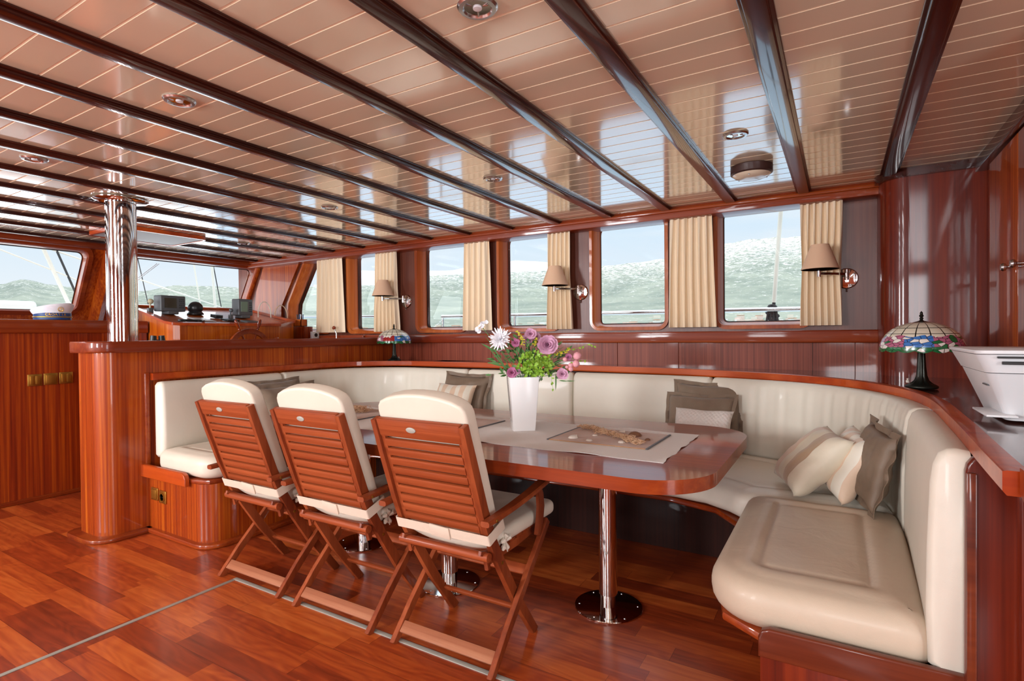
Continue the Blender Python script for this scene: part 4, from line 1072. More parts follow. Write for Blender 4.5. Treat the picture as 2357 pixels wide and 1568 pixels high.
# ------------------------------------------------------------------ pillows
def pillow(nb, fb, ft, ntp, thick_, label, mat, flange=0.0, seed=0, name='pillow', wr=0.004, group=None):
    """nb, fb: bottom corners; nt, ft: top corners"""
    nb, fb, ft, ntp = map(Vector, (nb, fb, ft, ntp))
    c = (nb + fb + ft + ntp) / 4
    U = ((fb - nb) + (ft - ntp)) / 4; V = ((ntp - nb) + (ft - fb)) / 4
    lu, lv = U.length, V.length; u = U.normalized(); w = u.cross(V).normalized(); v = w.cross(u)
    rnd = random.Random(seed); p0, p1, p2 = [rnd.uniform(0, 6) for _ in range(3)]
    bm = NB(); n = 26; top, bot = [], []
    for i in range(n + 1):
        a, b = [], []
        for j in range(n + 1):
            s, t_ = 2 * i / n - 1, 2 * j / n - 1
            pin = 1 - 0.07 * (1 - t_ * t_) * abs(s) ** 3; pin2 = 1 - 0.07 * (1 - s * s) * abs(t_) ** 3
            x, y = s * lu * pin, t_ * lv * pin2
            e = max(0, (1 - s ** 4) * (1 - t_ ** 4)) ** 0.55
            wk = wr * (math.sin(s * 7 + t_ * 5 + p0) + 0.6 * math.sin(t_ * 13 - s * 6 + p1) + 0.5 * math.sin(s * 19 + p2)) * e
            edge = 0.006 * math.sin(6 * (s + t_) + p1) * (1 - e)
            a.append(bm.verts.new((x, y, thick_ / 2 * e + wk + edge))); b.append(a[-1] if i in (0, n) or j in (0, n) else bm.verts.new((x, y, -thick_ / 2 * e + wk * 0.6 + edge)))
        top.append(a); bot.append(b)
    for i in range(n):
        for j in range(n):
            bm.faces.new((top[i][j], top[i + 1][j], top[i + 1][j + 1], top[i][j + 1]))
            bm.faces.new((bot[i][j + 1], bot[i + 1][j + 1], bot[i + 1][j], bot[i][j]))
    if flange:
        ringv = [top[i][0] for i in range(n)] + [top[n][j] for j in range(n)] + [top[n - i][n] for i in range(n)] + [top[0][n - j] for j in range(n)]
        ex = []
        for k, q in enumerate(ringv):
            d = Vector((math.copysign(max(0, min(1, (abs(q.co.x) / lu - 0.82) / 0.10)), q.co.x), math.copysign(max(0, min(1, (abs(q.co.y) / lv - 0.82) / 0.10)), q.co.y), 0))
            ex.append(bm.verts.new(q.co + d * flange + Vector((0, 0, 0.005 * math.sin(k * 0.9 + p0) + 0.004 * math.sin(k * 0.37)))))
        m = len(ringv); D3 = Vector((0, 0, 0.0012))
        bt = [bm.verts.new(q.co + D3) for q in ringv]; bl = [bm.verts.new(q.co - D3) for q in ringv]
        et = [bm.verts.new(e_.co + D3) for e_ in ex]; el = [bm.verts.new(e_.co - D3) for e_ in ex]
        for e_ in ex: bm.verts.remove(e_)
        for r0, r1 in ((bt, et), (et, el), (el, bl), (bl, bt)):
            for k in range(m): bm.faces.new((r0[k], r0[(k + 1) % m], r1[(k + 1) % m], r1[k]))
    o = obj(name, bm, mat, None, ang=75)
    o.matrix_world = Matrix.Translation(c) @ Matrix((u, v, w)).transposed().to_4x4()
    return tag(o, label, 'pillow', group)
G2 = 'pillows leaning at the right end of the bench'
pillow((-0.150, 2.50, 0.545), (-0.265, 2.84, 0.535), (-0.045, 2.93, 0.785), (0.045, 2.60, 0.760), 0.135, 'beige striped satin pillow leaning right, leftmost of the three at the bench end', M_STRIPE, seed=1, group=G2)
pillow((0.010, 2.50, 0.535), (-0.075, 2.83, 0.535), (0.055, 2.87, 0.805), (0.135, 2.55, 0.775), 0.120, 'pale striped satin pillow in the middle of the three at the bench end', M_STRIPE2, seed=2, group=G2)
pillow((0.120, 2.36, 0.545), (0.045, 2.66, 0.560), (0.105, 2.72, 0.850), (0.165, 2.42, 0.820), 0.075, 'brown flanged pillow standing against the right back cushion', M_BROWNF2, 0.024, 3, group=G2, wr=0.006)
G3 = 'pillows against the back right of the table'
pillow((-0.905, 3.385, 0.545), (-0.50, 3.375, 0.545), (-0.485, 3.475, 0.895), (-0.865, 3.490, 0.905), 0.10, 'taller brown flanged pillow, rearmost of the group right of the table', M_BROWNF, 0.022, 4, group=G3)
pillow((-0.925, 3.260, 0.540), (-0.535, 3.245, 0.540), (-0.515, 3.375, 0.835), (-0.885, 3.385, 0.840), 0.10, 'shorter brown flanged pillow, just behind the white quilted one', M_BROWNF, 0.020, 5, group=G3)
pillow((-0.855, 3.165, 0.545), (-0.525, 3.145, 0.540), (-0.500, 3.265, 0.775), (-0.825, 3.275, 0.775), 0.105, 'white quilted pillow in front of the two brown ones', M_QUILT, 0, 6, group=G3, wr=0.002)
G4 = 'pillows against the back left of the vase'
pillow((-2.745, 3.42, 0.550), (-2.325, 3.41, 0.550), (-2.325, 3.52, 0.885), (-2.725, 3.53, 0.905), 0.09, 'brown velvet flanged pillow behind the striped one, left of the vase', M_BROWNF2, 0.026, 7, group=G4)
pillow((-2.770, 3.31, 0.545), (-2.395, 3.29, 0.545), (-2.365, 3.42, 0.835), (-2.745, 3.44, 0.835), 0.10, 'pale pink and cream striped pillow left of the vase', M_STRIPE2, 0, 8, group=G4)
G5 = 'pillows at the left end of the bench'
pillow((-3.52, 2.28, 0.555), (-3.45, 2.70, 0.555), (-3.59, 2.765, 0.895), (-3.60, 2.33, 0.880), 0.09, 'dark taupe pillow leaning at the left corner, behind the first chair', M_BROWNF, 0.02, 9, group=G5)
pillow((-3.43, 2.34, 0.555), (-3.37, 2.77, 0.555), (-3.50, 2.84, 0.860), (-3.52, 2.42, 0.845), 0.08, 'second taupe pillow overlapping the first at the left corner', M_BROWNF, 0.02, 10, group=G5)

# ------------------------------------------------------------------ folding armchairs
def profile_bar(pts, w, x0, x1, bev=0.004):
    bm = NB(); prism(bm, thick(pts, w), x0, x1, 'yz', bev, 2); return bm
def make_chair(label):
    t = thing('folding_armchair', label, 'chair', (0, 0, 0), 0, 'folding armchairs along the near side of the table')
    K = 1.58
    def q(p): return [(a - K, b) for a, b in p]
    for s in (-1, 1):
        obj('stile', profile_bar(q([(1.478, 0.912), (1.528, 0.765), (1.588, 0.595), (1.640, 0.470), (1.705, 0.355), (1.800, 0.205), (1.955, -0.004)]), [0.034, 0.036, 0.038, 0.040, 0.040, 0.040, 0.040], s * 0.203 - 0.0115, s * 0.203 + 0.0115), M_TEAKV, t)
        obj('leg', profile_bar(q([(1.585, 0.0), (1.70, 0.122), (2.025, 0.440)]), [0.032, 0.034, 0.034], s * 0.2295 - 0.0105, s * 0.2295 + 0.0105), M_TEAKV, t)
        bm = NB()
        A = [(1.545, 0.556), (1.62, 0.560), (1.72, 0.568), (1.84, 0.582), (1.95, 0.600), (2.02, 0.612), (2.05, 0.612)]
        Wd = [0.021, 0.023, 0.024, 0.026, 0.029, 0.031, 0.024]
        prof_ = [0.036, 0.040, 0.042, 0.045, 0.048, 0.046, 0.026]
        n = len(A); rg = []
        for i, (yy, zz) in enumerate(A):
            h = 0.020 if i < n - 1 else 0.014; w_ = prof_[i] / 2; cx = s * 0.240 + s * 0.004 * i / n; e = 0.005
            rg.append([bm.verts.new((cx + u, yy - K, zz + v)) for u, v in ((-w_ + e, 0), (w_ - e, 0), (w_, e), (w_, h - e), (w_ - e, h), (-w_ + e, h), (-w_, h - e), (-w_, e))])
        for a, b in zip(rg, rg[1:]):
            for k in range(8): bm.faces.new((a[k], a[(k + 1) % 8], b[(k + 1) % 8], b[k]))
        bm.faces.new(rg[0]); bm.faces.new(rg[-1]); arm = obj('arm', bm, M_TEAKV, t)
        bm = NB(); lathe(bm, [(0.006, 0), (0.006, 0.002), (0.004, 0.003), (0, 0.003)], 12, M=Matrix.Rotation(s * pi / 2, 4, 'Y')); b_ = obj('bolt', bm, M_BRASS, arm); b_.location = (s * 0.2605, 1.59 - K, 0.568)
        obj('arm_support', profile_bar(q([(1.945, 0.600), (1.968, 0.560), (1.975, 0.510), (1.965, 0.455), (1.940, 0.400)]), [0.030, 0.034, 0.036, 0.034, 0.030], s * 0.2290 - 0.009, s * 0.2290 + 0.009), M_TEAKV, t)
        obj('seat_rail', profile_bar(q([(1.640, 0.392), (1.85, 0.398), (2.07, 0.415)]), 0.032, s * 0.180 - 0.0095, s * 0.180 + 0.0095), M_TEAKV, t)
        bm = NB(); lathe(bm, [(0.007, 0), (0.007, 0.002), (0.004, 0.003), (0, 0.003)], 12, M=Matrix.Rotation(s * pi / 2, 4, 'Y')); b_ = obj('bolt', bm, M_BRASS, t); b_.location = (s * 0.2145, 1.695 - K, 0.374)
    # local frame of the reclined back: s runs down the back, n points forward
    T0 = Vector((0, 1.478 - K, 0.912)); D = Vector((0, 0.110, -0.317)).normalized(); Nn = Vector((0, -D.z, D.y)); 
    MB = Matrix(((1, 0, 0, T0.x), (0, -D.y, Nn.y, T0.y), (0, -D.z, Nn.z, T0.z), (0, 0, 0, 1)))    # local (x, -s, n)
    def bb(name, x0, x1, s0, s1, n0, n1, mat, bev=0.003, parent=t):
        bm = NB(); bx(bm, x0, x1, -s1, -s0, n0, n1, bev); bm.transform(MB); return obj(name, bm, mat, parent)
    bb('top_rail', -0.1915, 0.1915, -0.004, 0.068, -0.012, 0.012, M_TEAKX, 0.006)
    bm = NB()
    bx(bm, -0.1915, -0.172, -0.455, -0.06, -0.006, 0.006); bx(bm, 0.172, 0.1915, -0.455, -0.06, -0.006, 0.006)
    for k in range(9):
        s0 = 0.080 + k * 0.0402; bx(bm, -0.175, 0.175, -s0 - 0.0305, -s0, -0.009, 0.007, 0.003)
    bm.transform(MB); obj('slat_panel', bm, M_TEAKX, t)
    bm = NB(); lathe(bm, [(0, 0), (0.022, 0), (0.022, 0.0025), (0.019, 0.0035), (0, 0.0035)], 28, M=Matrix.Rotation(pi, 4, 'X')); 
    for v in bm.verts: v.co.y *= 0.5
    bm.transform(MB @ Matrix.Translation((-0.028, -0.030, -0.0118))); obj('badge', bm, M_ALU, t)
    bm = NB(); tube(bm, [(-0.208, 0, 0), (0.208, 0, 0)], 0.017, 12); o = obj('cross_bar', bm, M_TEAKX, t); o.location = (0, 1.618 - K, 0.418)
    for s in (-1, 1):
        obj('bracket', profile_bar([(1.595 - K, 0.437), (1.632 - K, 0.424), (1.648 - K, 0.395), (1.645 - K, 0.36)], [0.016, 0.022, 0.024, 0.018], s * 0.160 - 0.008 + (0.022 * s), s * 0.160 + 0.008 + (0.022 * s)), M_TEAKV, t)
    def cross(name, yy, zz, x, h, th, ang, mat):
        bm = NB(); bx(bm, -x, x, -th / 2, th / 2, -h / 2, h / 2, 0.003); bm.transform(Matrix.Rotation(ang, 4, 'X')); o = obj(name, bm, mat, t); o.location = (0, yy - K, zz)
    cross('foot_rail', 1.630, 0.052, 0.219, 0.046, 0.016, -0.80, M_TEAKP)
    cross('stretcher', 1.865, 0.285, 0.219, 0.040, 0.015, -0.80, M_TEAKX)
    cross('stretcher', 1.868, 0.122, 0.192, 0.022, 0.016, 0.64, M_TEAKX)
    cross('seat_front_rail', 2.055, 0.412, 0.172, 0.030, 0.018, 0, M_TEAKX)
    bm = NB()
    for k in range(7): yy = 1.69 + k * 0.052; bx(bm, -0.19, 0.19, yy - K, yy + 0.042 - K, 0.408 + k * 0.002, 0.420 + k * 0.002, 0.002)
    obj('seat_slats', bm, M_TEAKX, t)
    # cushion: padded back with arched top, and seat
    arch = [(-0.200, -0.455), (0.200, -0.455), (0.203, -0.30), (0.205, -0.05), (0.205, 0.020), (0.200, 0.040), (0.186, 0.058), (0.15, 0.074), (0.10, 0.086), (0.05, 0.092), (0.0, 0.094), (-0.05, 0.092), (-0.10, 0.086), (-0.15, 0.074), (-0.186, 0.058), (-0.200, 0.040), (-0.205, 0.020), (-0.205, -0.05), (-0.203, -0.30)]
    bm = NB(); pad(bm, resample(arch, 0.03), 0.0, 0.060, 0.012, None, 0.004, pipe=True)
    bm.transform(MB @ Matrix.Translation((0, 0, 0.0205))); cu = obj('cushion', bm, M_CHCUSH, t, ang=55)
    cu['label'] = 'ivory tie-on cushion'
    # sagging tail of the back cushion below the strap
    bm = NB(); n = 20; rows = []
    for i in range(n + 1):
        u = i / n * 2 - 1; sag = 0.026 * (1 - u * u)
        rows.append([bm.verts.new((u * 0.190, yy - K - 0.010 * (1 - u * u) * b, zz - sag * c)) for yy, zz, b, c in ((1.633, 0.500, 0, 0), (1.640, 0.470, 1, 0.2), (1.662, 0.440, 1, 0.8), (1.690, 0.425, 0.5, 1), (1.72, 0.425, 0, 0.7), (1.74, 0.45, 0, 0), (1.71, 0.50, 0, 0))])
    for a, b in zip(rows, rows[1:]):
        for k in range(7): bm.faces.new((a[k], a[(k + 1) % 7], b[(k + 1) % 7], b[k]))
    bm.faces.new(rows[0]); bm.faces.new(rows[-1]); obj('back_roll', bm, M_CHCUSH, cu, ang=80)
    bm = NB(); pad(bm, resample(rrect(-0.205, 0.205, 1.70 - K, 2.165 - K, 0.035, 5), 0.03), 0.425, 0.487, 0.026, None, 0.008); bm.transform(Matrix.Translation((0, 0, 0))); obj('seat_pad', bm, M_CHCUSH, cu, ang=60)
    bm = NB()       # tie strap round the back
    o_ = rrect(-0.2195, 0.2195, -0.024, 0.088, 0.006, 3); i_ = offset(o_, 0.002)
    MBs = MB @ Matrix(((1, 0, 0, 0), (0, 0, 1, 0), (0, 1, 0, 0), (0, 0, 0, 1)))
    for a, b in ((-0.466, -0.424),):
        rg = [[bm.verts.new((p[0], p[1], z)) for p in qq] for qq, z in ((o_, a), (o_, b), (i_, b), (i_, a))]
        rg.append(rg[0])
        for c0, c1 in zip(rg, rg[1:]):
            for k in range(len(c0)): bm.faces.new((c0[k], c0[(k + 1) % len(c0)], c1[(k + 1) % len(c0)], c1[k]))
    bm.transform(MBs); st = obj('strap', bm, M_STRAP, cu, ang=50)
    bm = NB(); bx(bm, -0.045, 0.045, -0.025, 0.025, -0.0295, -0.0245, 0.001); bm.transform(MB @ Matrix.Translation((0.0, -0.445, 0)) @ Matrix.Rotation(-0.06, 4, 'Z')); obj('strap_end', bm, M_STRAP, cu)
    for s in (-1, 1):   # tied corner
        bm = NB()
        for k in range(5):
            a = k * 1.1 + 0.5; tube(bm, [(0, 0, 0), (0.006 * s, 0.024 * math.cos(a), 0.024 * math.sin(a)), (0.004 * s, 0.036 * math.cos(a + 0.2), 0.034 * math.sin(a + 0.2))], [0.004, 0.011, 0.004], 8)
        tube(bm, [(0.004 * s, 0, 0), (0.012 * s, -0.004, -0.02), (0.010 * s, 0, -0.035)], 0.0025, 6)
        o = obj('tie', bm, M_CHCUSH, cu); o.location = (s * 0.203, 1.735 - K, 0.438)
    return t
GC = 'folding armchairs along the near side of the table'
chair = make_chair('nearest folding teak armchair, the rightmost of three with its right arm in view')
chair.location = (-1.285, 1.58, 0)
c2 = copy_tree(chair); c2.location = (-1.878, 1.575, 0); c2['label'] = 'middle folding teak armchair of the three, ivory tie-on cushion'
c3 = copy_tree(chair); c3.location = (-2.472, 1.585, 0); c3['label'] = 'leftmost folding teak armchair of the three, nearest the half wall'

# ------------------------------------------------------------------ bouquet (local frame: x to the right, y away, z up)
bq2 = thing('flower_bouquet', 'bouquet of white, mauve and pink flowers with green leaves in the white vase', 'flowers', (-1.345, 2.335, 1.000), math.radians(31))
KP = 0.00213
def FP(px, py, d=0.0): return Vector(((px - 1192) * KP, -d, (870 - py) * KP + 0.011))
def leafmesh(bm, base, tip, w, bend=0.0, n=6, mi=0):
    base, tip = Vector(base), Vector(tip); d = tip - base; L = d.length; d.normalize()
    side = d.cross(Vector((0.1, -1, 0.25))).normalized(); up = side.cross(d).normalized(); rows = []
    for i in range(n + 1):
        t = i / n; ww = w * (math.sin(pi * min(1, t * 0.97 + 0.02)) ** 0.8) * (1.15 - 0.45 * t)
        c = base + d * L * t + up * bend * L * math.sin(pi * t * 0.9)
        rows.append([bm.verts.new(c + side * ww), bm.verts.new(c - up * ww * 0.25), bm.verts.new(c - side * ww)])
    for a, b in zip(rows, rows[1:]):
        for k in range(2): f = bm.faces.new((a[k], a[k + 1], b[k + 1], b[k])); f.material_index = mi
M_LEAF = plain('leaf_green', rgb('4f7a3c'), 0.5, var=0.25, vscale=30)
M_LEAFB = plain('leaf_bright', rgb('8fb93a'), 0.45, var=0.25, vscale=40)
M_STEM = plain('stem_green', rgb('5f7f4c'), 0.6)
M_YEL = plain('yellow_sprig', rgb('c9c02a'), 0.5, var=0.2, vscale=60)
M_MAUVE = plain('petal_mauve', rgb('dba9c4'), 0.6, var=0.18, vscale=40)
M_MAG = plain('petal_magenta', rgb('bd7098'), 0.6, var=0.25, vscale=40)
M_PINK = plain('petal_pink', rgb('e3a0a8'), 0.6, var=0.12, vscale=50)
M_PWH = plain('petal_white', rgb('f4f2f6'), 0.6)
ORG = Vector((0, 0, -0.12))
def stem(p, name='stem', r=0.0016):
    bm = NB(); p = Vector(p); a = Vector((p.x * 0.12, p.y * 0.2, -0.10)); m = Vector((p.x * 0.45, p.y * 0.6, p.z * 0.45))
    tube(bm, smooth([tuple(a), tuple((a + m) / 2), tuple(m), tuple(p)], 4) if False else [a, a.lerp(m, 0.5) + Vector((0, 0, 0.01)), m, m.lerp(p, 0.5), p], r, 6)
    return obj(name, bm, M_STEM, bq2)
rnd = random.Random(11)
def petal(bm, c, dirv, nrm, L, w, cup, n=5, mi=0):
    dirv = dirv.normalized(); side = dirv.cross(nrm).normalized(); nrm = side.cross(dirv).normalized(); rows = []
    for i in range(n + 1):
        t = i / n; ww = w * math.sin(pi * (0.12 + 0.80 * t)) ** 0.7
        cc = c + dirv * L * t + nrm * cup * L * t * t
        rows.append([bm.verts.new(cc + side * ww * s + nrm * 0.25 * ww * abs(s)) for s in (-1, 0, 1)])
    for a, b in zip(rows, rows[1:]):
        for k in range(2): bm.faces.new((a[k], a[k + 1], b[k + 1], b[k]))
def rosette(name, c, R_, face, layers, mat, label, petals=9, pw=0.5):
    bm = NB(); nrm = Vector(face).normalized(); e1 = nrm.orthogonal().normalized(); e2 = nrm.cross(e1)
    for l in range(layers):
        f = l / max(1, layers - 1); r0 = R_ * (1 - f * 0.75); k = max(4, int(petals * (1 - 0.35 * f)))
        for j in range(k):
            a = 2 * pi * (j + 0.5 * (l % 2)) / k + rnd.uniform(-0.15, 0.15)
            d = e1 * math.cos(a) + e2 * math.sin(a)
            tilt = 0.15 + f * 1.3
            dd = (d * math.cos(tilt) + nrm * math.sin(tilt))
            petal(bm, c + nrm * R_ * 0.12 * f, dd, (nrm * math.cos(tilt) - d * math.sin(tilt)), r0 * rnd.uniform(0.9, 1.05), r0 * pw, 0.25)
    o = obj(name, bm, mat, bq2, ang=80)
    if label: o['label'] = label
    return o
CAMD = (0.05, -1, 0.1)
# white chrysanthemum
p = FP(1141, 783, 0.05); stem(p)
bm = NB(); nrm = Vector((-0.15, -1, 0.25)).normalized(); e1 = nrm.orthogonal().normalized(); e2 = nrm.cross(e1)
for l in range(4):
    for j in range(20 - l * 3):
        a = 2 * pi * j / (20 - l * 3) + l * 0.3 + rnd.uniform(-0.08, 0.08); d = e1 * math.cos(a) + e2 * math.sin(a); ti = l * 0.33 + rnd.uniform(-0.08, 0.12)
        petal(bm, p, d * math.cos(ti) + nrm * math.sin(ti), nrm * math.cos(ti) - d * math.sin(ti), 0.060 * (1 - 0.17 * l) * rnd.uniform(0.85, 1.08), 0.0048, 0.15)
o = obj('chrysanthemum', bm, M_PWH, bq2, ang=80); o['label'] = 'white spiky chrysanthemum'
for (x, y, r, d, m, nm, lb, ly) in (
    (1248, 797, 22, 0.07, M_MAUVE, 'rose', 'big mauve rose facing the camera', 6), (1211, 772, 13, 0.02, M_MAUVE, 'ranunculus', 'mauve ranunculus, upper centre', 4),
    (1203, 785, 13, 0.00, M_MAUVE, 'ranunculus', 'mauve ranunculus left of the rose', 4), (1224, 779, 11, -0.02, M_MAUVE, 'ranunculus', 'mauve ranunculus behind the rose', 3),
    (1176, 792, 10, 0.04, M_MAG, 'tulip', 'pink tulip bud', 3), (1139, 804, 8, 0.02, M_MAUVE, 'tulip', 'small pale pink bud under the white flower', 3),
    (1167, 859, 12, 0.07, M_MAG, 'ranunculus', 'magenta flower at the vase rim', 4), (1282, 864, 13, 0.05, M_MAUVE, 'ranunculus', 'mauve flower hanging low on the right', 4),
    (1297, 826, 8, 0.04, M_MAG, 'ranunculus', None, 3), (1181, 858, 7, 0.02, M_MAUVE, 'ranunculus', None, 3)):
    p = FP(x, y, d); stem(p); rosette(nm, p, r * KP * 1.1, CAMD, ly, m, lb)
for (x, y, r) in ((1317, 823, 9), (1314, 841, 8), (1302, 844, 5.5), (1289, 831, 5), (1302, 853, 5.5), (1293, 848, 4)):
    p = FP(x, y, 0.05); stem(p, r=0.001)
    bm = NB(); bmesh.ops.create_icosphere(bm, subdivisions=3, radius=r * KP * 1.05)
    for v in bm.verts: v.co *= 1 + 0.05 * math.sin(v.co.x * 900) * math.sin(v.co.z * 800)
    bm.transform(Matrix.Translation(p)); obj('pompon', bm, M_PINK, bq2)
# white blossoms at the upper left
p = FP(1100, 755, 0.02); stem(p, r=0.002)
for k in range(12):
    q = FP(1088 + k * 1.5 + rnd.uniform(-6, 6), 768 - k * 2.2 + rnd.uniform(-4, 4), 0.02 + rnd.uniform(-0.01, 0.01)); rosette('blossom', q, 0.011, (rnd.uniform(-1, 1), -1, rnd.uniform(0, 1)), 2, M_PWH, None, 5, 0.6)
# yellow sprigs
for k, pts in enumerate((((1178, 768), (1186, 775), (1192, 784), (1195, 797)), ((1223, 782), (1222, 792), (1219, 802)), ((1258, 808), (1252, 818), (1250, 824)), ((1300, 808), (1290, 814), (1278, 817), (1268, 820)))):
    bm = NB()
    for (a, b), (c_, d_) in zip(pts, pts[1:]):
        for j in range(9):
            t_ = j / 9; q = FP(a + (c_ - a) * t_ + rnd.uniform(-3, 3), b + (d_ - b) * t_ + rnd.uniform(-3, 3), 0.06 + rnd.uniform(-0.01, 0.01))
            leafmesh(bm, q, q + Vector((rnd.uniform(-1, 1), rnd.uniform(-0.5, 0.2), rnd.uniform(-0.3, 1))).normalized() * 0.011, 0.0035, 0.2, 3)
    obj('yellow_sprig', bm, M_YEL, bq2); stem(FP(pts[-1][0], pts[-1][1], 0.05), r=0.001)
# bright green leaf mass, dark leaves, grass blades
bm = NB()
for k in range(230):
    a = rnd.uniform(0, 2 * pi); rr_ = math.sqrt(rnd.random()); q = FP(1221 + 38 * rr_ * math.cos(a), 842 + 28 * rr_ * math.sin(a), 0.05 + 0.05 * (1 - rr_) + rnd.uniform(-0.015, 0.01))
    d = Vector((rnd.uniform(-1, 1), rnd.uniform(-1, 0.1), rnd.uniform(-0.8, 1))).normalized(); leafmesh(bm, q, q + d * rnd.uniform(0.016, 0.027), rnd.uniform(0.006, 0.010), rnd.uniform(-0.2, 0.4), 4)
obj('bright_leaves', bm, M_LEAFB, bq2, ang=80)
bm = NB()
for k in range(210):
    x, y = rnd.gauss(1212, 45), rnd.gauss(836, 26)
    if y > 872 and 1150 < x < 1232: y = 866
    if (y - 800) < 0 and abs(x - 1205) > 50: continue
    if x > 1310 or x < 1118 or y > 885 or y < 775: continue
    q = FP(x, y, rnd.uniform(-0.05, 0.05)); d = Vector(((x - 1195) / 60 + rnd.uniform(-0.6, 0.6), rnd.uniform(-0.6, 0.3), rnd.uniform(-0.2, 1))).normalized()
    leafmesh(bm, q, q + d * rnd.uniform(0.022, 0.045), rnd.uniform(0.003, 0.008), rnd.uniform(-0.2, 0.3), 5)
for (a, b, w) in (((1165, 868), (1112, 800), .004), ((1160, 862), (1105, 772), .003), ((1148, 845), (1112, 836), .006), ((1140, 838), (1111, 838), .005), ((1135, 815), (1098, 793), .006), ((1268, 862), (1267, 902), .004), ((1228, 858), (1272, 846), .004), ((1150, 850), (1142, 862), .003), ((1240, 850), (1300, 826), .003), ((1250, 846), (1296, 838), .0025), ((1160, 800), (1122, 812), .005), ((1180, 780), (1170, 772), .008), ((1236, 872), (1234, 880), .006)):
    leafmesh(bm, FP(a[0], a[1], 0.04), FP(b[0], b[1], 0.04), w, 0.08, 8)
obj('leaves', bm, M_LEAF, bq2, ang=80)
for i in range(26):
    a = (rnd.uniform(1150, 1235), 868); b = (1195 + rnd.uniform(-75, 110), 800 + rnd.uniform(-10, 45)); stem(FP(b[0], b[1], rnd.uniform(-0.04, 0.05)), r=0.0009)
for pts in (((1235, 850), (1275, 815), (1305, 808), (1325, 803), (1345, 796), (1357, 802)), ((1245, 850), (1258, 868), (1258, 885), (1262, 900)), ((1300, 838), (1320, 836), (1338, 832))):
    bm = NB(); P3 = smooth([tuple(FP(x, y, 0.05)) for x, y in pts], 5) if False else [FP(x, y, 0.05) for x, y in pts]
    tube(bm, P3, 0.0008, 5)
    for a, b in zip(P3, P3[1:]):
        for t_ in (0.3, 0.8):
            q = a.lerp(b, t_); leafmesh(bm, q, q + Vector((rnd.uniform(-1, 1), -0.3, rnd.uniform(-1, 1))).normalized() * 0.015, 0.005, 0.2, 3)
    obj('trailing_vine', bm, M_LEAFB, bq2)

# ------------------------------------------------------------------ printer and laptop on the counter
pr = thing('printer', 'white all-in-one printer on the dark counter at the right edge', 'printer', (0.55, 2.05, 0.969))
def loft(bm, a, za, b, zb, mi=0, caps=True):
    A = [bm.verts.new((p[0], p[1], za)) for p in a]; B_ = [bm.verts.new((p[0], p[1], zb)) for p in b]; n = len(A)
    for k in range(n): bm.faces.new((A[k], A[(k + 1) % n], B_[(k + 1) % n], B_[k]))
    if caps: bm.faces.new(A); bm.faces.new(B_)
bm = NB(); loft(bm, rrect(-0.165, 0.22, -0.115, 0.17, 0.02, 4), 0.006, rrect(-0.215, 0.25, -0.175, 0.20, 0.03, 4), 0.135); obj('body', bm, M_WHITE, pr)
bm = NB(); loft(bm, rrect(-0.218, 0.25, -0.180, 0.20, 0.03, 4), 0.137, rrect(-0.240, 0.27, -0.195, 0.215, 0.03, 4), 0.185); obj('scanner_unit', bm, M_WHITE, pr)
bm = NB(); prism(bm, rrect(-0.243, 0.273, -0.198, 0.218, 0.03, 4), 0.186, 0.197, bev=0.004); obj('scanner_lid', bm, M_WHITE, pr)
obj('control_slot', BX(-0.19, 0.26, -0.1995, -0.19, 0.160, 0.168, 0.001, 1), M_BLACK, pr)
obj('paper_slot', BX(-0.20, 0.26, -0.203, -0.188, 0.176, 0.181, 0.001, 1), M_BLACK, pr)
bm = NB(); bx(bm, -0.215, -0.15, -0.16, 0.02, 0.018, 0.024, 0.002); obj('side_tray', bm, M_WHITE, pr)
obj('side_vent', BX(-0.206, -0.196, -0.12, -0.06, 0.098, 0.102, 0.0005, 1), M_GREYP, pr)
lp = thing('laptop', 'closed dark grey laptop on the counter in front of the printer', 'laptop', (0.60, 1.60, 0.969))
obj('base', BX(-0.17, 0.19, -0.16, 0.12, 0, 0.009, 0.003, 2), M_BLACK, lp); obj('lid', BX(-0.17, 0.19, -0.16, 0.12, 0.0095, 0.016, 0.003, 2), plain('dark_grey_lid', rgb('4c4a48'), 0.35), lp)

# ------------------------------------------------------------------ helm console
hc = thing('helm_console', 'varnished wooden helm console with sloping dashboard under the windscreen', 'console', (-5.1, 2.95, 0))
plan = [(-4.70, 2.46), (-4.72, 2.415), (-4.78, 2.395), (-5.20, 2.46), (-5.60, 2.50), (-5.75, 2.56), (-5.75, 3.75), (-4.95, 3.75), (-4.70, 3.40)]
def dz(x): return 1.322 + (-4.70 - x) * 0.185
bm = NB(); n = len(plan)
lo = [bm.verts.new((p[0], p[1], 0)) for p in plan]; hi = [bm.verts.new((p[0], p[1], dz(p[0]))) for p in plan]
for k in range(n): bm.faces.new((lo[k], lo[(k + 1) % n], hi[(k + 1) % n], hi[k]))
bm.faces.new(lo); bm.faces.new(hi); loc(obj('body', bm, M_ORANGE, hc, smooth=False))
bm = NB(); pp = list(reversed(plan))
oo = offset(pp, -0.018); ii = offset(pp, 0.03)
rg = [[bm.verts.new((p[0], p[1], dz(p[0]) + z)) for p in q] for q, z in ((pp, -0.004), (oo, 0.0), (oo, 0.022), (ii, 0.024), (ii, 0.002))]
for a, b in zip(rg, rg[1:]):
    for k in range(n): bm.faces.new((a[k], a[(k + 1) % n], b[(k + 1) % n], b[k]))
loc(obj('rim_moulding', bm, M_RAIL, hc))
def dash(x, y, h=0.0): return (x, y, dz(x) + 0.003 + h)
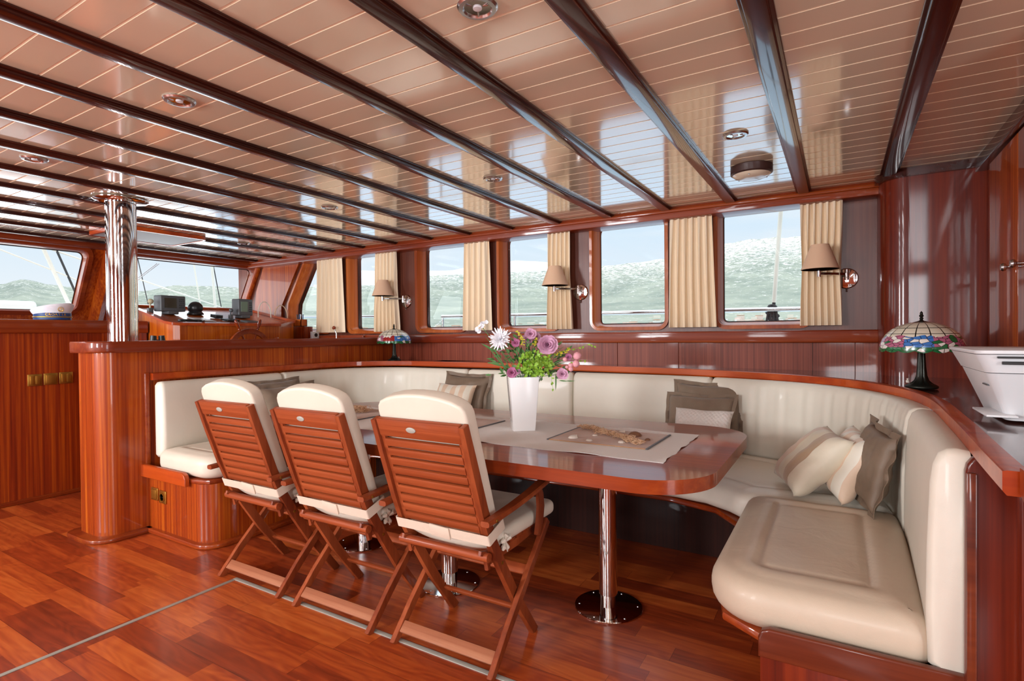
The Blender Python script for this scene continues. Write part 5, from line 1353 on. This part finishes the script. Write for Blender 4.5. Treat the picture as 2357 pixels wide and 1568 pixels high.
def monitor(x, y, w, h, label, nm, scr, keys):
    t = thing(nm, label, 'instrument', dash(x, y), 0.12)
    obj('stand', BX(-0.05, 0.05, -0.05, 0.05, 0, 0.03, 0.006), M_GREYP, t)
    obj('housing', BX(-0.055, 0.05, -w / 2, w / 2, 0.026, 0.026 + h, 0.010, 3), M_GREYP, t)
    a, b = (-w * 0.36, w * 0.12) if keys == 'right' else (-w * 0.34, w * 0.16)
    obj('screen', BX(0.049, 0.052, a, b, 0.026 + h * 0.22, 0.026 + h * 0.84, 0.001, 1), scr, t)
    for i in range(3):
        for j in range(5): obj('key', BX(0.049, 0.053, w * 0.22 + i * w * 0.075, w * 0.22 + i * w * 0.075 + w * 0.05, 0.026 + h * (0.22 + j * 0.13), 0.026 + h * (0.22 + j * 0.13) + h * 0.07, 0.001, 1), M_BLACK, t)
    return t
monitor(-5.28, 2.68, 0.235, 0.145, 'wide grey radar display on the left of the helm console', 'radar_display', M_SCREEN, 'right')
monitor(-5.14, 3.30, 0.165, 0.165, 'grey chart display with pale green screen on the right of the console', 'chart_display', M_LCD, 'right')
t = thing('compass', 'round black steering compass in the middle of the console', 'compass', dash(-5.30, 2.92))
bm = NB(); lathe(bm, [(0.07, 0), (0.072, 0.01), (0.055, 0.03), (0.05, 0.05)], 32); obj('base', bm, M_BLACK, t)
bm = NB(); lathe(bm, [(0.05, 0.03)] + [(0.066 * math.cos(a), 0.065 + 0.062 * math.sin(a)) for a in [-0.6 + (pi / 2 + 0.6) * k / 12 for k in range(13)]], 32); obj('hood', bm, M_BLACK, t)
t = thing('radio_handset', 'black radio handset with coiled cord on the near edge of the console', 'handset', dash(-4.80, 2.60))
bm = NB(); bx(bm, -0.022, 0.022, -0.085, 0.085, 0.012, 0.032, 0.008, 3); bx(bm, -0.026, 0.026, -0.095, -0.05, 0, 0.03, 0.008, 2); bx(bm, -0.026, 0.026, 0.05, 0.095, 0, 0.03, 0.008, 2); obj('handset', bm, M_BLACK, t)
bm = NB(); tube(bm, [(0.03 + 0.07 * u + 0.012 * math.cos(u * 90), 0.09 - 0.02 * u + 0.012 * math.sin(u * 90), 0.02 - 0.22 * max(0, u - 0.3) / 0.7) for u in [k / 160 for k in range(161)]], 0.003, 6); obj('coiled_cord', bm, M_BLACK, t)
t = thing('microphone', 'small beige microphone clipped left of the radar display', 'microphone', dash(-5.30, 2.52))
obj('clip', BX(-0.02, 0.02, -0.02, 0.02, 0, 0.05, 0.004), M_GREYP, t); bm = NB(); tube(bm, [(0, 0, 0.05), (0, 0, 0.10)], 0.008, 8); bmesh.ops.create_icosphere(bm, subdivisions=2, radius=0.024, matrix=Matrix.Translation((0.01, 0, 0.11))); obj('head', bm, plain('beige_plastic', rgb('b8ab8c'), 0.5), t)
t = thing('microphone', 'small dark microphone left of the chart display', 'microphone', dash(-5.10, 3.15))
obj('clip', BX(-0.02, 0.02, -0.015, 0.015, 0, 0.04, 0.004), M_GREYP, t); bm = NB(); tube(bm, [(0, 0, 0.04), (0, 0, 0.075)], 0.008, 8); bmesh.ops.create_icosphere(bm, subdivisions=2, radius=0.019, matrix=Matrix.Translation((0.01, 0, 0.08))); obj('head', bm, M_GREYP, t)
for (x, y, sx, sy, h, m, nm, lb, ct_) in ((-4.98, 2.80, 0.10, 0.12, 0.006, M_WHITE, 'chart_sheet', 'white chart sheet lying flat in the middle of the console', 'paper'), (-4.95, 3.05, 0.05, 0.10, 0.014, M_BLACK, 'remote_control', 'black remote lying on the console right of the handset', 'remote'), (-4.86, 3.20, 0.05, 0.12, 0.016, M_GREYP, 'instrument_case', 'grey case lying near the right front of the console', 'case'), (-5.12, 3.02, 0.04, 0.06, 0.03, M_BLACK, 'instrument_cover', 'small black instrument beside the compass', 'instrument'), (-4.80, 2.98, 0.015, 0.25, 0.006, M_STEEL, 'ruler', 'long pale ruler along the front edge of the console', 'ruler')):
    o = obj(nm, BX(-sx, sx, -sy / 1.6, sy / 1.6, 0, h, 0.002), m, None); o.location = dash(x, y, 0.002); o.rotation_euler = (0, math.atan(0.185), 0.1); tag(o, lb, ct_)
# steering wheel
t = thing('steering_wheel', 'dark varnished wooden ship wheel with turned handles, half hidden by the half wall', 'steering wheel', (-4.52, 2.965, 1.075))
bm = NB(); RT = Matrix.Rotation(pi / 2, 4, 'Y')
lathe(bm, [(0.175, -0.014), (0.215, -0.014), (0.219, 0.0), (0.215, 0.014), (0.175, 0.014), (0.172, 0.0), (0.175, -0.014)], 64, M=RT, closed=True); obj('rim', bm, M_TABLE, t)
bm = NB(); lathe(bm, [(0.0, -0.03), (0.045, -0.03), (0.05, 0.0), (0.045, 0.03), (0, 0.03)], 32, M=RT); obj('hub', bm, M_BRASS, t)
for k in range(8):
    a = k * pi / 4 + 0.36; bm = NB(); d = Vector((0, math.sin(a), math.cos(a)))
    prof = [(0.04, 0.010), (0.17, 0.009), (0.222, 0.008), (0.232, 0.013), (0.240, 0.009), (0.262, 0.013), (0.290, 0.015), (0.312, 0.012), (0.322, 0.004)]
    tube(bm, [d * r for r, _ in prof], [w for _, w in prof], 10); obj('spoke', bm, M_TABLE, t)
t = thing('wheel_shaft', 'short steel shaft that carries the steering wheel', 'shaft', (-4.62, 2.965, 1.075)); bm = NB(); tube(bm, [(-0.09, 0, 0), (0.06, 0, 0)], 0.02, 12); obj('shaft_tube', bm, M_STEEL, t)
# small things on the shelf right of the console
sh = thing('side_shelf', 'wooden side shelf at the right of the helm under the slanted window', 'shelf', (-5.0, 3.8, 0))
bm = NB(); bx(bm, -5.9, -4.08, 3.78, 3.985, 1.14, 1.192, 0.006); loc(obj('board', bm, M_TRIMX, sh))
def penbox(x, y, z, label, n, seed):
    r_ = random.Random(seed); t = thing('pen_box', label, 'box', (x, y, z), 0, 'pen boxes beside the helm')
    bm = NB(); bx(bm, -0.06, 0.06, -0.04, 0.04, 0, 0.006); 
    for a, b, c_, d_ in ((-0.06, 0.06, -0.04, -0.034), (-0.06, 0.06, 0.034, 0.04), (-0.06, -0.054, -0.04, 0.04), (0.054, 0.06, -0.04, 0.04)): bx(bm, a, b, c_, d_, 0, 0.075)
    obj('box_body', bm, M_ORANGE, t)
    for k in range(n):
        o = None; bm = NB(); a = r_.uniform(-0.04, 0.04); b = r_.uniform(-0.02, 0.02); tube(bm, [(a, b, 0.01), (a + r_.uniform(-0.02, 0.02), b + r_.uniform(-0.01, 0.01), 0.13)], 0.0045, 8)
        p_ = obj('pen', bm, [M_BLACK, M_NAVY, M_WHITE][k % 3], None); p_.location = (x, y, z); tag(p_, 'thin pen standing in the wooden pen box beside the helm', 'pen', 'pens in the helm box')
penbox(-4.98, 3.86, 1.325, 'small open wooden pen box on a dark block beside the slanted window', 6, 4)
o = obj('storage_block', BX(-0.11, 0.11, -0.055, 0.055, 0, 0.128, 0.004), M_PANELD, None); o.location = (-4.96, 3.86, 1.195); tag(o, 'dark brown wooden block under the pen box beside the helm', 'box')
t = thing('power_socket', 'white surface-mounted power socket below the pen box', 'socket', (-4.74, 3.85, 1.193))
obj('housing', BX(-0.02, 0.02, -0.042, 0.042, 0, 0.075, 0.005), M_WHITE, t); bm = NB(); lathe(bm, [(0.02, 0.0), (0.02, 0.001), (0, 0.001)], 20, c=(0.0205, 0, 0.038), M=RT); obj('socket_well', bm, M_BLACK, t)
for i, (y, r, lb) in enumerate(((3.62, 0.075, 'pale looped cable arching up left of the pen box'), (3.82, 0.08, 'brown looped cable arching up in front of the slanted panel'))):
    bm = NB(); tube(bm, [(0, -r * math.cos(a), 0.0 + 0.13 * math.sin(a) + (0.05 if 0 < k < 16 else 0)) for k, a in enumerate([pi * k / 16 for k in range(17)])], 0.005, 8)
    o = obj('looped_cable', bm, M_ROPE if i == 0 else M_NET, None); o.location = (-5.25, y, 1.41 if i == 0 else 1.38); tag(o, lb, 'cable')
t = thing('throttle_lever', 'small lever with red knob on the ledge right of the helm', 'lever', (-4.42, 3.86, 1.193))
bm = NB(); tube(bm, [(0, 0, 0), (0.0, 0.0, 0.05), (-0.03, 0.0, 0.10)], 0.006, 8); obj('rod', bm, M_STEEL, t); bm = NB(); bmesh.ops.create_icosphere(bm, subdivisions=2, radius=0.02, matrix=Matrix.Translation((-0.035, 0, 0.11))); obj('knob', bm, M_TABLE, t)
# ship's throttle behind the half wall, simplified to twin barrels
t = thing('throttle_unit', 'black throttle unit behind the half wall, just right of the steel pillar', 'throttle_unit', (-4.36, 2.12, 1.095))
for s in (-1, 1):
    bm = NB(); tube(bm, [(0, s * 0.032, 0.0), (0, s * 0.032, 0.06), (0, s * 0.030, 0.11), (0, s * 0.028, 0.14)], [0.03, 0.03, 0.022, 0.02], 16); obj('barrel', bm, M_BLACK, t)
obj('bridge', BX(-0.012, 0.012, -0.03, 0.03, 0.04, 0.11, 0.004), M_BLACK, t)
st = thing('helm_bench', 'low mahogany bench behind the half wall, below the cap', 'bench', (-4.45, 2.6, 0)); bm = NB(); bx(bm, -4.42, -4.15, 2.0, 2.6, 0.0, 1.09, 0.006); loc(obj('body', bm, M_PANELD, st))

# ------------------------------------------------------------------ captain's cap
cp2 = thing('captain_cap', "white captain's cap with navy band and gold lettering on the forward cabinet", 'hat', (-5.34, 1.825, 1.366), math.radians(-16))
bm = NB(); n = 40; rg = []
for (rx, ry, z, sh_) in ((0.098, 0.115, 0.0, 0), (0.098, 0.115, 0.050, 0), (0.110, 0.128, 0.074, 0.0), (0.116, 0.136, 0.096, 0), (0.106, 0.124, 0.110, 0), (0.06, 0.07, 0.115, 0), (0.002, 0.002, 0.116, 0)):
    rg.append([bm.verts.new((rx * math.cos(2 * pi * k / n), ry * math.sin(2 * pi * k / n), z + (0.22 * (0.5 * rx * math.cos(2 * pi * k / n)) + 0.16 * ry * math.sin(2 * pi * k / n)) * (z / 0.10))) for k in range(n)])
for a, b in zip(rg, rg[1:]):
    for k in range(n): bm.faces.new((a[k], a[(k + 1) % n], b[(k + 1) % n], b[k]))
obj('crown', bm, M_HATW, cp2)
bm = NB(); lathe(bm, [(1, 0), (1.0, 0.056)], 48, closed=True)
for v in bm.verts: v.co.x *= 0.1005; v.co.y *= 0.1175
obj('band', bm, M_NAVY, cp2)
bm = NB(); tube(bm, [(0.103 * math.cos(a), 0.120 * math.sin(a), 0.024) for a in [-1.5 + 3.0 * k / 24 for k in range(25)]], 0.004, 6); obj('gold_cord', bm, M_GOLD, cp2)
bm = NB(); V = []
for i in range(17):
    a = -1.15 + 2.3 * i / 16; V.append([bm.verts.new(((0.1 + e * math.cos(a) * 1.0) * math.cos(a), (0.117 + e * 0.5) * math.sin(a), 0.004 - e * 0.02)) for e in (0, 0.02, 0.042)])
for a, b in zip(V, V[1:]):
    for k in range(2): bm.faces.new((a[k], a[k + 1], b[k + 1], b[k]))
obj('visor', bm, M_NAVY, cp2)
def text(s, size, mat, parent, M, name='lettering'):
    cu = bpy.data.curves.new(name, 'FONT'); cu.body = s; cu.size = size; cu.extrude = 0.0008; cu.align_x = 'CENTER'; cu.align_y = 'CENTER'
    o = bpy.data.objects.new(name, cu); COL.objects.link(o); bpy.context.view_layer.update()
    me = bpy.data.meshes.new_from_object(o.evaluated_get(bpy.context.evaluated_depsgraph_get())); bpy.data.objects.remove(o)
    o = bpy.data.objects.new(name, me); COL.objects.link(o); me.materials.clear(); me.materials.append(mat); o.parent = parent; o.matrix_local = M; return o
for i, ch in enumerate('CROATIA'):
    a = -0.35 + i * 0.165
    text(ch, 0.026, M_GOLD, cp2, Matrix.Translation((0.1015 * math.cos(a), 0.1187 * math.sin(a), 0.042)) @ Matrix.Rotation(a + pi / 2, 4, 'Z') @ Matrix.Rotation(pi / 2, 4, 'X'))
bm = NB()   # anchor badge
tube(bm, [(0, 0, -0.014), (0, 0, 0.014)], 0.002, 6); tube(bm, [(0, -0.008, 0.007), (0, 0.008, 0.007)], 0.0016, 6)
tube(bm, [(0, 0.012 * math.sin(a), -0.002 - 0.012 * math.cos(a)) for a in [-1.4 + 2.8 * k / 10 for k in range(11)]], 0.002, 6)
tube(bm, [(0, 0.017 * math.sin(a), 0.019 * math.cos(a)) for a in [2 * pi * k / 24 for k in range(25)]], 0.0018, 6, cap=False)
o = obj('anchor_badge', bm, M_GOLD, cp2); o.location = (0.113, 0.045, 0.082); o.rotation_euler = (0, 0.25, -0.1)

# sockets on the end of the forward bench
switch_plate(-3.665, 1.7545, 0.245, 'y', 'plain brass switch plate on the bench end, left of the socket', 'brass plates on the bench end', 'single', 0.078)
switch_plate(-3.570, 1.7545, 0.238, 'y', 'brass socket with round well on the bench end, right of the plain switch', 'brass plates on the bench end', 'socket', 0.078)

# ------------------------------------------------------------------ outside: side deck rail, rope, rigging, foredeck
struct(obj('trim_90', BX(-6.6, 3.0, 4.18, 5.2, 0.35, 0.42), M_GELC)); 
dr = thing('deck_rail', 'steel handrail along the side deck outside the windows', 'railing', (-1.5, 4.9, 0.42))
bm = NB(); tube(bm, [(-3.87, 4.9, 1.425), (-2.5, 4.9, 1.415), (-1.0, 4.9, 1.405), (0.5, 4.9, 1.392), (2.2, 4.9, 1.38)], 0.019, 16); loc(obj('handrail', bm, M_STEEL, dr))
for x in (-3.86, -2.91, -1.97, -1.03, -0.08, 0.87): bm = NB(); tube(bm, [(x, 4.9, 0.42), (x, 4.9, 1.41)], 0.014, 12); loc(obj('post', bm, M_STEEL, dr))
bm = NB()
for k in range(46):
    t_ = k / 45; p = Vector((-3.88 - 0.95 * t_, 4.9, 1.38 - 0.42 * math.sin(pi * min(1, t_ * 0.5 + 0.0)) * 1.0)); a = (k % 2) * pi / 2
    tube(bm, [p + Vector((0.013 * math.cos(b), 0.006 * math.sin(b) * math.cos(a), 0.006 * math.sin(b) * math.sin(a))) for b in [2 * pi * j / 8 for j in range(9)]], 0.0022, 4, cap=False)
loc(obj('chain', bm, M_STEEL, dr))
d2 = thing('deck_rail', 'forward length of steel handrail seen through the two leftmost side windows', 'railing', (-6.0, 4.9, 0.42))
bm = NB(); tube(bm, [(-4.85, 4.9, 1.455), (-6.0, 4.9, 1.475), (-8.2, 4.9, 1.53)], 0.015, 12); loc(obj('handrail', bm, M_STEEL, d2))
for x in (-4.87, -6.9, -8.1): bm = NB(); tube(bm, [(x, 4.9, 0.42), (x, 4.9, 1.46)], 0.014, 12); loc(obj('post', bm, M_STEEL, d2))
t = thing('rigging_stay', 'cream served stay rising outside the rightmost window', 'rope', (-0.45, 4.98, 0.42))
bm = NB(); tube(bm, [(-0.462, 4.98, 1.46), (-0.435, 4.98, 1.85), (-0.405, 4.98, 2.25), (-0.34, 4.98, 3.2)], 0.017, 12); loc(obj('stay', bm, M_ROPE, t))
bm = NB(); tube(bm, [(-0.475, 4.98, 0.42), (-0.47, 4.98, 1.2), (-0.462, 4.98, 1.48)], 0.013, 12); loc(obj('turnbuckle', bm, M_DROPE, t))
t = thing('coiled_rope', 'dark rope coiled and lashed at the foot of the stay outside', 'rope', (-0.47, 4.94, 1.30))
bm = NB()
for k in range(7): tube(bm, [((0.035 + 0.010 * math.sin(k * 2)) * math.cos(a), 0.03 * math.sin(a), -0.05 + k * 0.028 + 0.02 * math.sin(a + k)) for a in [2 * pi * j / 14 for j in range(15)]], 0.010, 7, cap=False)
for k in range(4): tube(bm, [(-0.03 + 0.02 * k, -0.03, -0.20), (-0.045 + 0.03 * k, -0.035, -0.02), (-0.02 + 0.015 * k, -0.03, 0.13)], 0.009, 7)
obj('coil', bm, M_DROPE, t)
# rigging ahead of the windscreen
def line(a, b, r, mat, label, g='rigging lines ahead of the windscreen'):
    bm = NB(); a, b = Vector(a), Vector(b); tube(bm, [Vector((0, 0, 0)), (b - a) * 0.5, b - a], r, 8); o = obj('rigging_line', bm, mat, None); o.location = a; return tag(o, label, 'rope', g)
def ext(a, b, k0=0.35, k1=0.6): a, b = Vector(a), Vector(b); return a - (b - a) * k0, b + (b - a) * k1
for a, b, r, m, lb in (
    ((-8, 2.277, 2.216), (-8, 3.043, 1.912), 0.008, M_ROPE, 'white line slanting down to the right across the left windscreen'),
    ((-8, 2.664, 2.265), (-8, 2.885, 1.664), 0.022, M_ROPE, 'thick cream stay behind the left windscreen'),
    ((-8, 2.788, 2.266), (-8, 2.995, 1.696), 0.013, M_DROPE, 'dark stay at the right side of the left windscreen'),
    ((-8, 4.395, 2.298), (-8, 4.479, 1.705), 0.011, M_ROPE, 'white stay in the middle of the right windscreen'),
    ((-8, 4.662, 2.314), (-8, 4.704, 1.650), 0.020, M_ROPE, 'thickest white stay right of centre in the right windscreen'),
    ((-8, 4.70, 2.20), (-8, 4.80, 1.64), 0.007, M_DROPE, 'thin dark line beside the thick white stay'),
    ((-8, 5.094, 2.339), (-8, 5.180, 1.871), 0.005, M_DROPE, 'thin line at the right end of the right windscreen'),
    ((-8, 3.656, 2.305), (-8, 3.779, 1.676), 0.006, M_DROPE, 'thin line just right of the steel pillar'),
    ((-8, 3.625, 2.014), (-8, 4.872, 1.643), 0.010, M_ROPE, 'white line slanting down behind the radar display')):
    p, q = ext(a, b, 0.9, 0.08); line(p, q, r, m, lb)
t = thing('windscreen_wiper', 'dark wiper arm resting on the outside of the right windscreen', 'wiper', (-6.16, 2.70, 1.68))
bm = NB(); tube(bm, [(0.0, 0.0, -0.06), (0.05, -0.015, 0.07), (0.11, -0.03, 0.20)], 0.010, 8); obj('blade', bm, M_BLACK, t)
bm = NB()
for d in (0, 0.02): tube(bm, [(0.04, 0.0 + d, 0.05), (0.10, 0.10 + d, 0.17), (0.17, 0.22 + d, 0.30)], 0.0035, 6)
obj('linkage', bm, M_STEEL, t)
t = thing('foredeck', 'white painted foredeck house ahead of the windscreen', 'deck house', (-8.0, 2.0, 0.5))
bm = NB(); bx(bm, -8.4, -7.6, -2.0, 4.0, 0, 1.03, 0.03, 3); obj('coaming', bm, M_GELC, t); t.children[0].location = (8.0, -2.0, 0)
bm = NB(); bx(bm, -8.3, -7.7, -1.5, 2.50, 1.03, 1.14, 0.04, 4); o = obj('locker_lid', bm, M_GELC, t); o.location = (8.0, -2.0, 0)
bm = NB(); bmesh.ops.create_uvsphere(bm, u_segments=28, v_segments=16, radius=1); bmesh.ops.scale(bm, vec=(0.2, 0.22, 0.06), verts=bm.verts); o = obj('white_buoy', bm, M_GELC, None); o.location = (-7.95, 2.93, 1.592); tag(o, 'rounded white fender lying on the foredeck, right behind the cap', 'fender')

# ------------------------------------------------------------------ the coast: sea, hills, houses
def hill_mat(name, g1, g2, rock, rockamt, sc=1.0):
    m, nt, b = newmat(name); N = nt.nodes.new; L = nt.links.new
    tc = N('ShaderNodeTexCoord'); mp = N('ShaderNodeMapping'); mp.inputs['Scale'].default_value = (sc, sc, sc * 2.0); L(tc.outputs['Object'], mp.inputs[0])
    n1 = N('ShaderNodeTexNoise'); n1.inputs['Scale'].default_value = 0.011; n1.inputs['Detail'].default_value = 8; n1.inputs['Roughness'].default_value = 0.65; L(mp.outputs[0], n1.inputs[0])
    n2 = N('ShaderNodeTexNoise'); n2.inputs['Scale'].default_value = 0.09; n2.inputs['Detail'].default_value = 9; n2.inputs['Roughness'].default_value = 0.85; L(mp.outputs[0], n2.inputs[0])
    r = N('ShaderNodeValToRGB'); L(n1.outputs[0], r.inputs[0]); r.color_ramp.elements[0].position = 0.38; r.color_ramp.elements[0].color = g1; r.color_ramp.elements[1].position = 0.62; r.color_ramp.elements[1].color = g2
    sep = N('ShaderNodeSeparateXYZ'); L(tc.outputs['Object'], sep.inputs[0])
    hz = N('ShaderNodeMapRange'); hz.inputs[1].default_value = 60; hz.inputs[2].default_value = 230; hz.inputs[3].default_value = -0.045; hz.inputs[4].default_value = rockamt; L(sep.outputs['Z'], hz.inputs[0])
    ad = N('ShaderNodeMath'); ad.operation = 'ADD'; L(n2.outputs[0], ad.inputs[0]); L(hz.outputs[0], ad.inputs[1])
    r2 = N('ShaderNodeValToRGB'); L(ad.outputs[0], r2.inputs[0]); r2.color_ramp.elements[0].position = 0.53; r2.color_ramp.elements[1].position = 0.60
    mx = N('ShaderNodeMix'); mx.data_type = 'RGBA'; L(r2.outputs[0], mx.inputs[0]); L(r.outputs[0], mx.inputs[6]); mx.inputs[7].default_value = rock
    L(mx.outputs[2], b.inputs['Base Color']); b.inputs['Roughness'].default_value = 0.95; b.inputs['Specular IOR Level'].default_value = 0.1
    return m
PROF = [(30, .09), (60, .10), (80, .12), (87.7, .1407), (93.34, .1551), (96.8, .1568), (99.96, .1521), (102.34, .1436), (105.3, .1319), (108.3, .1272), (111.4, .1228), (117.2, .117), (121.4, .115), (125.9, .1115), (129.7, .1097), (133.4, .095), (135.6, .0907), (141.8, .0865), (146.4, .0815), (149.3, .0835), (152.5, .0829), (155.3, .0723), (159.5, .0744), (161.4, .0777), (162.8, .0834), (164.2, .075), (170.7, .045), (180, .05), (200, .06)]
def prof(a):
    for (a0, e0), (a1, e1) in zip(PROF, PROF[1:]):
        if a0 <= a <= a1:
            t = (a - a0) / (a1 - a0); t = t * t * (3 - 2 * t); return e0 + (e1 - e0) * t
    return 0.06
from mathutils import noise
bm = NB(); V = []; NA, ND = 360, 46
for i in range(NA + 1):
    a = 32 + (198 - 32) * i / NA; row = []; A_ = math.radians(a)
    for j in range(ND + 1):
        t = j / ND; d = 420 + 1280 * t
        nv = noise.fractal(Vector((d * math.cos(A_) * 0.006, d * math.sin(A_) * 0.006, 0)), 1.0, 2.0, 5)
        e = prof(a) * (t ** 0.75) * (1 + 0.10 * nv * (1 - t) * 2 + 0.012 * noise.fractal(Vector((a * 1.3, 0, t * 3)), 1, 2, 4))
        row.append(bm.verts.new((d * math.cos(A_), d * math.sin(A_), -2.5 + 1.0 * t + e * d)))
    V.append(row)
for i in range(NA):
    for j in range(ND): bm.faces.new((V[i][j], V[i + 1][j], V[i + 1][j + 1], V[i][j + 1]))
o = obj('terrain_hillside', bm, hill_mat('hillside', rgb('7c8478'), rgb('989c8c'), rgb('ece4dc'), 0.07), None); o['kind'] = 'structure'
bm = NB(); a0 = None
for i in range(90):
    a = 100 + 40 * i / 89; A_ = math.radians(a); e = 0.115 + 0.020 * math.exp(-((a - 120) / 5.5) ** 2) + 0.002 * noise.fractal(Vector((a * 0.6, 2, 0)), 1, 2, 4); d = 3800
    row = [bm.verts.new((dd * math.cos(A_), dd * math.sin(A_), z)) for dd, z in ((2600, 50), (3200, e * d * 0.55), (d, e * d))]
    if a0: 
        for k in range(2): bm.faces.new((a0[k], row[k], row[k + 1], a0[k + 1]))
    a0 = row
o = obj('terrain_far_ridge', bm, hill_mat('far_ridge_hazed', rgb('c4ccd0'), rgb('cdd2d6'), rgb('e2dede'), 0.05, 0.4), None); o['kind'] = 'structure'  # distance haze put into the ridge's pale colours
bm = NB(); lathe(bm, [(6, -2.6), (500, -2.6), (7000, -2.6)], 96, closed=True); 
sea = obj('terrain_sea', bm, plain('sea_sky_glare', rgb('c2d6e4'), 0.25, var=0.04, vscale=0.02), None); sea['kind'] = 'structure'  # sky glare on the water put into its pale colour
bm = NB(); hr = random.Random(5)
for k in range(1500):
    a = math.radians(hr.uniform(75, 178)); t = abs(hr.gauss(0, 0.055)); d = 425 + 1280 * t
    e = prof(math.degrees(a)) * (t ** 0.75); z = -2.5 + t + e * d; s = hr.uniform(1.2, 3.2)
    x, y = d * math.cos(a), d * math.sin(a)
    bx(bm, x - s, x + s, y - s, y + s, z - 3, z + s * hr.uniform(0.8, 1.4), 0, mi=hr.randrange(3))
    if hr.random() < 0.25: bx(bm, x - s * 1.05, x + s * 1.05, y - s * 1.05, y + s * 1.05, z + s * 1.3, z + s * 1.45, 0, mi=3)
o = obj('coastal_houses', bm, [plain('house_white', rgb('f4f0ea'), 0.8), plain('house_cream', rgb('eadfce'), 0.8), plain('house_rose', rgb('e6cdbf'), 0.8), plain('roof_tile', rgb('d09a7c'), 0.8)], None, smooth=False)
tag(o, 'scatter of tiny pale houses along the far shore under the hills', 'houses', None, 'stuff')
